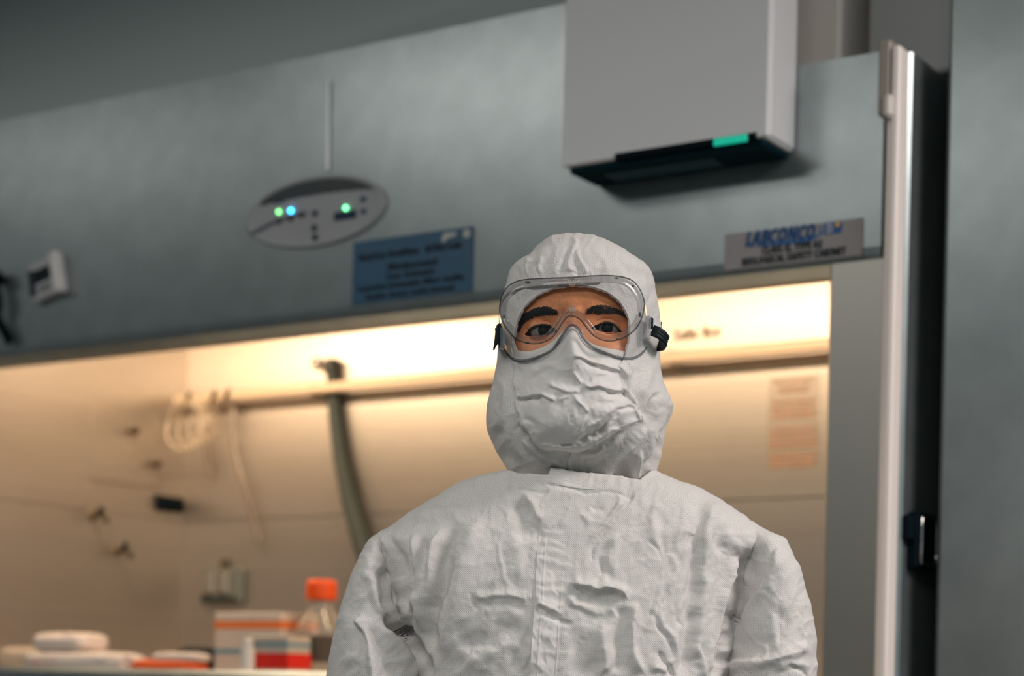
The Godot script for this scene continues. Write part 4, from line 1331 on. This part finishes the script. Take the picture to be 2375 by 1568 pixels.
# the person's chest patch: a thin layer over the coverall between two edges given as [chart y, x]
func layer(y0: float, y1: float, left: Array, right: Array, over: Callable, lift: Callable, rows: int, cols: int, strength := 1.0) -> ArrayMesh:
	var v := PackedVector3Array()
	for i in rows:
		var y := lerpf(y0, y1, i / (rows - 1.0))
		var l := interp(left, y)
		var r := interp(right, y)
		for j in cols:
			var s := j / (cols - 1.0)
			var x := lerpf(l, r, s)
			var edge := minf(minf(s * (r - l), (1.0 - s) * (r - l)), minf(y - y0, y1 - y)) / 3.0
			var up: float = lift.call(x, y, s) if edge > 0.01 else -1.5
			var z: float = over.call(x, y)
			v.append(pt(x, y, z + 0.001 * (up + cloth_mm(Vector2(x, y), strength))))
	return grid(v, rows, cols)

func flap(person: Node3D) -> void:
	var left := [[1098, 1270], [1130, 1267], [1160, 1262], [1210, 1250], [1280, 1243], [1340, 1240], [1400, 1238], [1440, 1234], [1500, 1230], [1568, 1226], [1680, 1220]]
	var right := [[1098, 1336], [1130, 1333], [1160, 1328], [1210, 1320], [1280, 1313], [1340, 1308], [1400, 1303], [1440, 1299], [1500, 1296], [1568, 1291], [1680, 1285]]
	var fl := layer(1100, 1660, left, right, body_shape, func(x: float, y: float, s: float) -> float: return 2.6 - 1.2 * s + (0.5 if absf(s - 0.30) < 0.025 or absf(s - 0.96) < 0.03 else 0.0), 280, 40, 1.0)
	obj("zip_flap", fl, M.cloth_plain, person)
	# collar bands: left piece and the piece that laps over it
	var cl := PackedVector3Array()
	var piece := func(top: Array, deep: float, lift: float) -> ArrayMesh:
		var v := PackedVector3Array()
		var tc := curve(top, 70)
		for i in 12:
			var t := i / 11.0
			for j in tc.size():
				var x := tc[j].x + t * 2.0
				var y := tc[j].y + deep * t
				var edge := minf(minf(t, 1.0 - t) * 11.0, minf(j, tc.size() - 1 - j) * 1.0)
				var z := body_shape(x, maxf(y, 1088.0))
				v.append(pt(x, y, z + 0.001 * ((lift if edge > 0.5 else lift - 2.5) + 0.5 * sin(t * PI) + 0.7 * cloth_mm(Vector2(x, y), 0.6))))
		return grid(v, 12, tc.size())
	obj("collar_band", piece.call([[1178, 1102], [1205, 1112], [1240, 1116], [1276, 1119]], 22.0, 3.0), M.cloth_plain, person)
	obj("collar_band", piece.call([[1270, 1098], [1310, 1107], [1352, 1113], [1410, 1116], [1468, 1128]], 24.0, 4.5), M.cloth_plain, person)

func mask_front(x: float, y: float) -> float:
	return hood_front(x, y)

func mask(person: Node3D) -> void:
	var top := curve([[1197, 812], [1225, 815], [1256, 806], [1282, 791], [1300, 773], [1314, 761], [1328, 757], [1342, 762], [1354, 780], [1372, 796], [1402, 806], [1434, 812], [1464, 816]], 110)
	var bot := curve([[1206, 985], [1226, 1005], [1240, 1030], [1262, 1044], [1300, 1045], [1340, 1050], [1385, 1030], [1435, 1000], [1500, 975]], 110)
	var rows := 120
	var cols := 110
	var v := PackedVector3Array()
	for i in rows:
		var t := i / (rows - 1.0)
		for j in cols:
			var s := j / (cols - 1.0)
			# sides follow the seams, bowed a little
			var q := top[j].lerp(bot[j], t)
			q.x += (1.0 - s) * -3.0 * sin(t * PI) + s * -8.0 * sin(t * PI)
			var edge := minf(minf(t * rows, (1.0 - t) * rows), minf(s * cols, (1.0 - s) * cols)) / 4.0
			var soft := clampf(edge, 0.0, 1.0)
			var mid := clampf(minf(s, 1.0 - s) * 3.4, 0.0, 1.0)
			mid = mid * mid * (3 - 2 * mid)
			var puff := 15.0 * mid * smoothstep(0.0, 0.25, t) * (1.0 - smoothstep(0.72, 1.0, t))
			# nose under the cloth
			var nx := (q.x - 1329.0) / lerpf(17.0, 30.0, clampf((q.y - 760.0) / 100.0, 0, 1))
			var nose := 17.0 * exp(-nx * nx) * (1.0 - smoothstep(800.0, 900.0, q.y)) * smoothstep(735.0, 800.0, q.y)
			var z := hood_front(q.x, q.y) + 0.001 * (lerpf(-1.0, 2.6, soft) + puff + nose + cloth_mm(q, 0.9))
			v.append(pt(q.x, q.y, z))
	obj("mask", grid(v, rows, cols), M.cloth_plain, person)

# ------------------------------------------------------------------ face
const EYE_L := Vector2(1259, 767)
const EYE_R := Vector2(1409, 760.5)
const EYE_DZ := -0.0135
const EYE_R_M := 0.0122
var lid_l := [[1217, 776], [1223, 769], [1231, 762], [1243, 756.5], [1258, 754], [1272, 755.5], [1283, 760], [1293, 768], [1284, 773.5], [1270, 777.5], [1254, 780.5], [1238, 781], [1226, 779.5]]
var lid_r := [[1371.5, 761], [1381, 754.5], [1394, 750], [1409, 748.5], [1423, 752], [1433, 760.5], [1443, 770], [1430, 770.5], [1418, 772.8], [1406, 772.5], [1394, 769.5], [1383, 765.5]]

func face_front(x: float, y: float) -> float:
	# skull: an egg a little inside the hood
	var l := interp(hood_l, y) + 10.0
	var r := interp(hood_r, y) - 10.0
	var b := interp(hood_depth, y) - 0.0065 - 0.022 * smoothstep(850.0, 930.0, y)
	return HOOD_Z + b * superell(x - (l + r) * 0.5 , (r - l) * 0.5, 2.15)

func face_relief() -> void:
	face = Relief.new(1150, 570, 1520, 900, 1.0)
	var f := face
	# sockets, brow, nose root
	f.blob(1256, 766, 40, 24, -8.5, -6)
	f.blob(1409, 759, 40, 24, -8.5, 4)
	f.fold([[1205, 748], [1225, 728], [1255, 720], [1295, 728]], 2.6, 13, 13, 0.2)
	f.fold([[1356, 722], [1390, 715], [1425, 719], [1455, 738]], 2.6, 13, 13, 0.2)
	f.fold([[1330, 700], [1329, 740], [1328, 790], [1328, 850]], 8.0, 15, 15, 0.18)
	f.fold([[1329, 760], [1328, 800], [1328, 860]], 9.0, 16, 16, 0.3)
	f.blob(1329, 712, 18, 16, 1.5)
	f.fold([[1304, 735], [1308, 715]], -0.8, 4)
	f.blob(1235, 820, 36, 26, 4.0)
	f.blob(1425, 815, 36, 26, 4.0)
	# faint lines on the forehead
	f.fold([[1270, 690], [1310, 686], [1360, 688], [1400, 694]], -0.35, 4)

func lids(x: float, y: float, base: float) -> float:
	# the lids drape over the eyeballs
	var z := base
	for e in [EYE_L, EYE_R]:
		var d := Vector2(x, y).distance_to(e) * span(EYE_DZ)
		var rr := EYE_R_M + (0.0022 if e == EYE_L else 0.0017)
		if d < rr:
			z = smax(z, EYE_DZ - 0.0003 + sqrt(rr * rr - d * d), 0.0022)
	return z

func head(person: Node3D) -> void:
	face_relief()
	var crease_l := [[1214, 776], [1222, 763], [1236, 753], [1254, 746], [1272, 746], [1286, 752]]
	var crease_r := [[1374, 752], [1384, 745], [1402, 739], [1421, 741], [1438, 752], [1450, 768]]
	var fine := Relief.new(1150, 570, 1520, 900, 1.0)
	fine.fold(crease_l, -0.8, 2.6, 1.7, 0.2)
	fine.fold(crease_r, -0.8, 2.6, 1.7, 0.2)
	fine.fold([[1222, 786], [1250, 790], [1280, 786]], -0.7, 3)
	fine.fold([[1384, 778], [1410, 783], [1436, 778]], -0.7, 3)
	var rows := frange([[585, 650, 12], [650, 800, 150], [800, 860, 24], [860, 1100, 20]])
	var cols := 330
	var v := PackedVector3Array()
	var hl := curve(lid_l, 80, true)
	var hr := curve(lid_r, 80, true)
	for y in rows:
		var l := interp(hood_l, y) + 12.0
		var r := interp(hood_r, y) - 12.0
		for j in cols:
			# finer columns in the middle of the face
			var x: float
			var z: float
			if j < 270:
				x = lerpf(l + 0.5, r - 0.5, j / 269.0)
				z = face_front(x, y)
				z += 0.001 * face.at(x, y)
				z = lids(x, y, z) + 0.001 * fine.at(x, y)
			else:
				var a := PI * (j - 269.0) / 60.0
				x = lerpf(r, l, 0.5 - 0.5 * cos(a))
				z = HOOD_Z - interp(hood_depth, y) * 0.9 * sin(a)
			v.append(pt(x, y, z))
	var drop := PackedByteArray()
	drop.resize(v.size())
	for i in rows.size():
		if rows[i] < 740 or rows[i] > 790:
			continue
		for j in 270:
			var k := i * cols + j
			var c := chart(v[k])
			if Geometry2D.is_point_in_polygon(c, hl) or Geometry2D.is_point_in_polygon(c, hr):
				drop[k] = 1
	snap(v, rows.size(), cols, drop, [hl, hr])
	# close the seam: first column repeated at the end
	var w := PackedVector3Array()
	var d2 := PackedByteArray()
	for i in rows.size():
		for j in cols:
			w.append(v[i * cols + j])
			d2.append(drop[i * cols + j])
		w.append(v[i * cols])
		d2.append(0)
	obj("head", grid(w, rows.size(), cols + 1, d2), M.skin, person)
	# eyes
	for e in [[EYE_L, Vector2(1262, 766)], [EYE_R, Vector2(1408.5, 760.5)]]:
		var at := pt(e[0].x, e[0].y, EYE_DZ)
		var s := SphereMesh.new()
		s.radius = EYE_R_M
		s.height = EYE_R_M * 2
		s.radial_segments = 64
		s.rings = 32
		var ball := obj("eyeball", s, M.eye_white, person, at)
		var look := (pt(e[1].x, e[1].y, 0.0) - at).normalized()
		var frame := Basis(Quaternion(Vector3.UP, look))
		var iris := obj("iris", lathe([[0.0, 0.01232], [0.002, 0.01217], [0.0040, 0.01163], [0.0054, 0.01106], [0.0059, 0.0106]], 48), M.iris, ball)
		iris.basis = frame
		var pupil := obj("pupil", lathe([[0.0, 0.01248], [0.0022, 0.01232], [0.0024, 0.0121]], 32), M.pupil, ball)
		pupil.basis = frame
	# lid margins and lashes
	for side in 2:
		var lid: Array = [lid_l, lid_r][side]
		var cnt: int = [8, 7][side]
		var up := curve(lid.slice(0, cnt), 50)
		var path := []
		for q in up:
			path.append(pt(q.x, q.y - 0.3, lids(q.x, q.y, -0.03) + 0.0004))
		var rad := []
		for k in path.size():
			rad.append(0.0002 + 0.0009 * sin(PI * (k + 1.0) / (path.size() + 1.0)))
		var bits := [tube(path, rad, 8)]
		for k in 34:
			var s := rng.randf()
			var q := up[int(s * 49)]
			var a := pt(q.x, q.y, lids(q.x, q.y, -0.03) + 0.0004)
			var lean := (s - 0.5) * 2.0
			bits.append(tube([a, a + Vector3(0.0008 * lean, -0.0006, 0.002), a + Vector3(0.002 * lean, 0.0006 + 0.0008 * rng.randf(), 0.0040)], [0.00018, 0.00014, 0.00004], 4))
		obj("eyelashes", join(bits), M.hair, person)
		# lower lid margin: moist pink edge
		var low := []
		for k in range(cnt - 1, lid.size() + 1):
			var q: Array = lid[k % lid.size()]
			low.append(pt(q[0], q[1], lids(q[0], q[1], -0.03) + 0.0001))
		obj("lid_margin", tube(low, 0.0007, 8), mat(Color(0.66, 0.38, 0.30), 0.3), person)
	# eyebrows: many single hairs
	for side in 2:
		var topc := curve([[[1201, 756], [1207, 738], [1225, 723], [1250, 714], [1275, 713], [1298, 724]], [[1356, 722], [1372, 712], [1395, 708], [1420, 713], [1440, 721], [1458, 737]]][side], 60)
		var botc := curve([[[1206, 762], [1213, 751], [1229, 740], [1252, 733], [1276, 732], [1296, 733]], [[1358, 730], [1372, 728], [1392, 729], [1416, 727], [1438, 730], [1456, 739]]][side], 60)
		var hairs := []
		for k in 900:
			var s := rng.randf()
			var t := rng.randf_range(-0.12, 1.10)
			# thinner towards the ends
			var ends := minf(s, 1.0 - s) * 6.0 if side == 1 else minf(s * 8.0, (1.0 - s) * 4.0)
			if rng.randf() > ends + 0.2 or (side == 1 and rng.randf() < 0.3):
				continue
			var i := int(s * 59)
			var q := topc[i].lerp(botc[i], t)
			var along := (topc[mini(i + 1, 59)] - topc[maxi(i - 1, 0)]).normalized()
			if side == 0:
				along = -along
			var dirv := (along + Vector2(0, lerpf(0.5, -0.9, t)) * (1.0 - 0.7 * (s if side == 1 else 1.0 - s))).normalized()
			var ln := rng.randf_range(6.0, 16.0)
			var e := q + dirv * ln
			var zb := face_front(q.x, q.y) + 0.001 * face.at(q.x, q.y)
			var ze := face_front(e.x, e.y) + 0.001 * face.at(e.x, e.y)
			var mid := (q + e) * 0.5
			var zm := face_front(mid.x, mid.y) + 0.001 * face.at(mid.x, mid.y)
			hairs.append(tube([pt(q.x, q.y, zb - 0.0003), pt(mid.x, mid.y, zm + 0.0013), pt(e.x, e.y, ze + rng.randf_range(0.0004, 0.0016))], [0.00026, 0.00022, 0.00006], 3, false))
		var eb := obj("eyebrow", join(hairs), M.hair, person)

# ------------------------------------------------------------------ goggles
var rim_out := [[1159, 719], [1163, 690], [1174, 669], [1193, 655], [1222, 648], [1275, 645], [1327, 643], [1380, 639.5], [1422, 639.5], [1454, 645], [1473, 656], [1487, 677], [1494, 700], [1493, 719], [1487, 740], [1475, 762], [1456, 778], [1435, 788], [1411, 791], [1390, 786], [1372, 774], [1357, 755], [1344, 740], [1327, 733], [1314, 737], [1302, 753], [1289, 774], [1272, 789], [1247, 797], [1218, 795], [1195, 785], [1178, 766], [1165, 745]]
var rim_in := [[1175, 719], [1180, 698], [1193, 682], [1209, 673], [1228, 669], [1276, 664], [1327, 660], [1378, 656], [1415, 656], [1440, 660], [1458, 670], [1471, 688], [1478, 706], [1478, 721], [1473, 737], [1463, 753], [1446, 767], [1430, 775], [1412, 778], [1397, 774.5], [1384, 765], [1370, 747], [1352, 727], [1327, 716], [1306, 724], [1290, 744], [1277, 762], [1263, 774], [1243, 781], [1220, 780], [1203, 772], [1190, 757], [1179, 740]]
var skirt := [[1160, 722], [1166, 700], [1178, 684], [1198, 674], [1226, 668], [1276, 664], [1327, 661], [1380, 658], [1420, 657], [1450, 662], [1472, 674], [1490, 694], [1500, 716], [1505, 742], [1506, 766], [1502, 796], [1486, 822], [1460, 832.5], [1428, 827], [1396, 816], [1372, 804], [1352, 784], [1342, 764], [1327, 754], [1314, 764], [1302, 782], [1290, 800], [1276, 815], [1246, 829], [1210, 837], [1184, 829], [1169, 806], [1162, 770]]

func goggle_z(x: float, y: float) -> float:
	var q := (x - 1327.0) / 168.0
	return 0.046 - 0.017 * q * q

func build_goggles() -> void:
	var base := BASE + Vector3(pt(1327, 720, 0.0))
	var t := thing("safety_goggles", "clear safety goggles with black strap worn over the hood", "goggles", Transform3D(Basis(), BASE))
	var n := 180
	var o := resample(rim_out, n)
	var i := resample(rim_in, n)
	var s := resample(skirt, n)
	var vinyl := clear(Color(0.38, 0.385, 0.39), 0.23, 0.10)
	var vinyl_thin := clear(Color(0.66, 0.67, 0.68), 0.09, 0.08)
	# rim: rounded ring between the outer and inner outline
	var v := PackedVector3Array()
	var prof := [[0.0, -3.5], [0.0, 0.5], [0.08, 2.0], [0.30, 2.6], [0.34, 1.4], [0.62, 1.4], [0.66, 2.4], [0.92, 2.2], [1.0, 1.0], [1.0, -3.0], [0.6, -3.5], [0.0, -3.5]]
	for k in n + 1:
		var a: Vector2 = o[k % n]
		var b: Vector2 = i[k % n]
		for p in prof:
			var q := a.lerp(b, p[0])
			v.append(pt(q.x, q.y, goggle_z(q.x, q.y) + 0.001 * p[1]))
	obj("rim", grid(v, n + 1, prof.size()), vinyl, t)
	# lens
	var st := SurfaceTool.new()
	st.begin(Mesh.PRIMITIVE_TRIANGLES)
	var poly := PackedVector2Array()
	for k in n:
		poly.append(i[k].lerp(o[k], 0.12))
	var tri := Geometry2D.triangulate_polygon(poly)
	for k in range(0, tri.size(), 3):
		var q := [poly[tri[k]], poly[tri[k + 1]], poly[tri[k + 2]]]
		if (q[1] - q[0]).cross(q[2] - q[0]) < 0:
			q.reverse()
		for e in q:
			st.set_normal(Vector3((e.x - 1327.0) / 168.0 * 0.45, 0.05, 1.0).normalized())
			st.add_vertex(pt(e.x, e.y, goggle_z(e.x, e.y) - 0.0006))
	var lens_mat := clear(Color(0.5, 0.55, 0.56), 0.03, 0.03)
	lens_mat.metallic_specular = 0.22
	var lens := obj("lens", st.commit(), lens_mat, t)
	# skirt between the rim and the face
	v = PackedVector3Array()
	var steps := 12
	for k in n + 1:
		var a: Vector2 = o[k % n]
		var c: Vector2 = s[k % n]
		var z0 := goggle_z(a.x, a.y) - 0.003
		var lie := face_contact(c)
		for m in steps:
			var f := m / (steps - 1.0)
			var q := a.lerp(c, f)
			var bow := sin(f * PI) * 2.5
			var out := (q - Vector2(1327, 725)).normalized()
			q += out * bow
			v.append(pt(q.x, q.y, lerpf(z0, lie, f)))
	obj("skirt", grid(v, n + 1, steps), vinyl_thin, t)
	# soft bead where the skirt meets the face
	var bead := []
	for k in n + 1:
		var c: Vector2 = s[k % n]
		bead.append(pt(c.x, c.y, face_contact(c)))
	obj("face_seal", tube(bead, 0.0014, 8, false), clear(Color(0.25, 0.30, 0.33), 0.5, 0.15), t)
	# vent buttons
	for b in [[1326.5, 655, 9.5], [1326.5, 717, 8.5]]:
		var r: float = b[2] * span(0.045)
		var bt := obj("vent_button", lathe([[0.0, 0.0016], [r * 0.30, 0.0016], [r * 0.36, 0.0028], [r * 0.5, 0.0028], [r * 0.56, 0.0014], [r * 0.78, 0.0014], [r * 0.84, 0.0032], [r * 0.96, 0.0030], [r, 0.002], [r, -0.002]], 32), clear(Color(0.82, 0.78, 0.75), 0.45, 0.08), t, pt(b[0], b[1], goggle_z(b[0], b[1]) + 0.002), Vector3(90, 0, 0))
	# thin dark line painted in for refraction along the rim's outer edge
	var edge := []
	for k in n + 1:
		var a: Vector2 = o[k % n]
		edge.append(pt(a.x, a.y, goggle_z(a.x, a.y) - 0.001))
	obj("refraction_line", tube(edge, 0.0006, 8, false), clear(Color(0.05, 0.10, 0.13), 0.6, 0.15), t)
	# small moulded tabs on the rim
	for b in [[1224, 655, 12, 5], [1430, 645, 9, 3], [1168, 735, 5, 9], [1484, 730, 6, 10], [1224, 796, 9, 4], [1432, 787, 8, 4], [1468, 664, 6, 4]]:
		obj("rim_tab", box(b[2] * span(0.04), b[3] * span(0.04), 0.002, 0.0005), clear(Color(0.12, 0.18, 0.22), 0.6, 0.2), t, pt(b[0], b[1], goggle_z(b[0], b[1]) + 0.001))
	# strap clips and straps
	obj("strap_clip", box(0.0060, 0.023, 0.012, 0.0015), clear(Color(0.75, 0.76, 0.77), 0.4, 0.1), t, pt(1502, 762, -0.004))
	obj("strap_clip", box(0.0050, 0.021, 0.012, 0.0015), clear(Color(0.55, 0.6, 0.62), 0.45, 0.1), t, pt(1166, 785, -0.004))
	obj("buckle_bar", box(0.0042, 0.011, 0.006, 0.0012), M.rubber, t, pt(1510, 750, -0.010))
	obj("buckle_bar", box(0.0042, 0.020, 0.006, 0.0012), M.rubber, t, pt(1161, 778, -0.010))
	var path := []
	var dirs := []
	var wid := []
	# right: a loop of spare strap that stands out from the clip
	var cr := Curve3D.new()
	var pts := [[1512, 766, -0.010], [1526, 771, -0.008], [1540, 781, -0.013], [1548, 792, -0.022], [1543, 800, -0.033], [1530, 803, -0.041], [1519, 796, -0.046], [1516, 780, -0.056], [1522, 768, -0.075], [1528, 760, -0.095]]
	for p in pts:
		cr.add_point(pt(p[0], p[1], p[2]))
	for k in pts.size():
		var a := cr.get_point_position(maxi(k - 1, 0))
		var b := cr.get_point_position(mini(k + 1, pts.size() - 1))
		cr.set_point_in(k, -(b - a) / 6)
		cr.set_point_out(k, (b - a) / 6)
	for k in 60:
		path.append(cr.sample_baked(cr.get_baked_length() * k / 59.0))
		dirs.append(Vector3(0.30, 1.0, -0.25))
		wid.append(0.0112)
	obj("strap", ribbon(path, dirs, wid, 0.0016), M.rubber, t)
	# round the back of the hood to the other side
	path = []
	dirs = []
	var y_l := pt(1160, 775, -0.02)
	for k in 61:
		var a := PI * k / 60.0
		var yy := lerpf(758.0, 772.0, k / 60.0)
		var l := interp(hood_l, yy) - 6.0
		var r := interp(hood_r, yy) + 2.0
		var x := lerpf(r, l, 0.5 - 0.5 * cos(a))
		var q := pt(x, yy, HOOD_Z)
		q.z -= (interp(hood_depth, yy) * 1.08 + 0.003) * sin(a)
		path.append(q)
		dirs.append(Vector3.UP)
	obj("strap", ribbon(path, dirs, 0.010, 0.0016), M.rubber, t)
	# left: short end by the clip
	path = []
	dirs = []
	for p in [[1160, 772, -0.008], [1153, 776, -0.014], [1149, 784, -0.030], [1151, 782, -0.055], [1152, 775, -0.085]]:
		path.append(pt(p[0], p[1], p[2]))
		dirs.append(Vector3(0.12, 1.0, 0))
	obj("strap", ribbon(path, dirs, [0.018, 0.022, 0.024, 0.018, 0.012], 0.0016), M.rubber, t)
	t.set_meta("group", "")
	t.remove_meta("group")

func face_contact(c: Vector2) -> float:
	var z := hood_front(c.x, c.y) + 0.003
	# over the nose and cheeks the mask stands forward
	var nx := (c.x - 1329.0) / 34.0
	z += 0.017 * exp(-nx * nx) * smoothstep(735.0, 790.0, c.y)
	z += 0.004 * smoothstep(790.0, 830.0, c.y)
	return z

func resample(pts: Array, n: int) -> PackedVector2Array:
	# equal numbers of points between given ones, so that lists of the same length match point by point
	var out := PackedVector2Array()
	var m := pts.size()
	for k in n:
		var f := float(k) * m / n
		var i := int(f)
		var t := f - i
		var p := []
		for d in [-1, 0, 1, 2]:
			var q: Array = pts[(i + d + m) % m]
			p.append(Vector2(q[0], q[1]))
		out.append((p[1] as Vector2).cubic_interpolate(p[2], p[0], p[3], t))
	return out
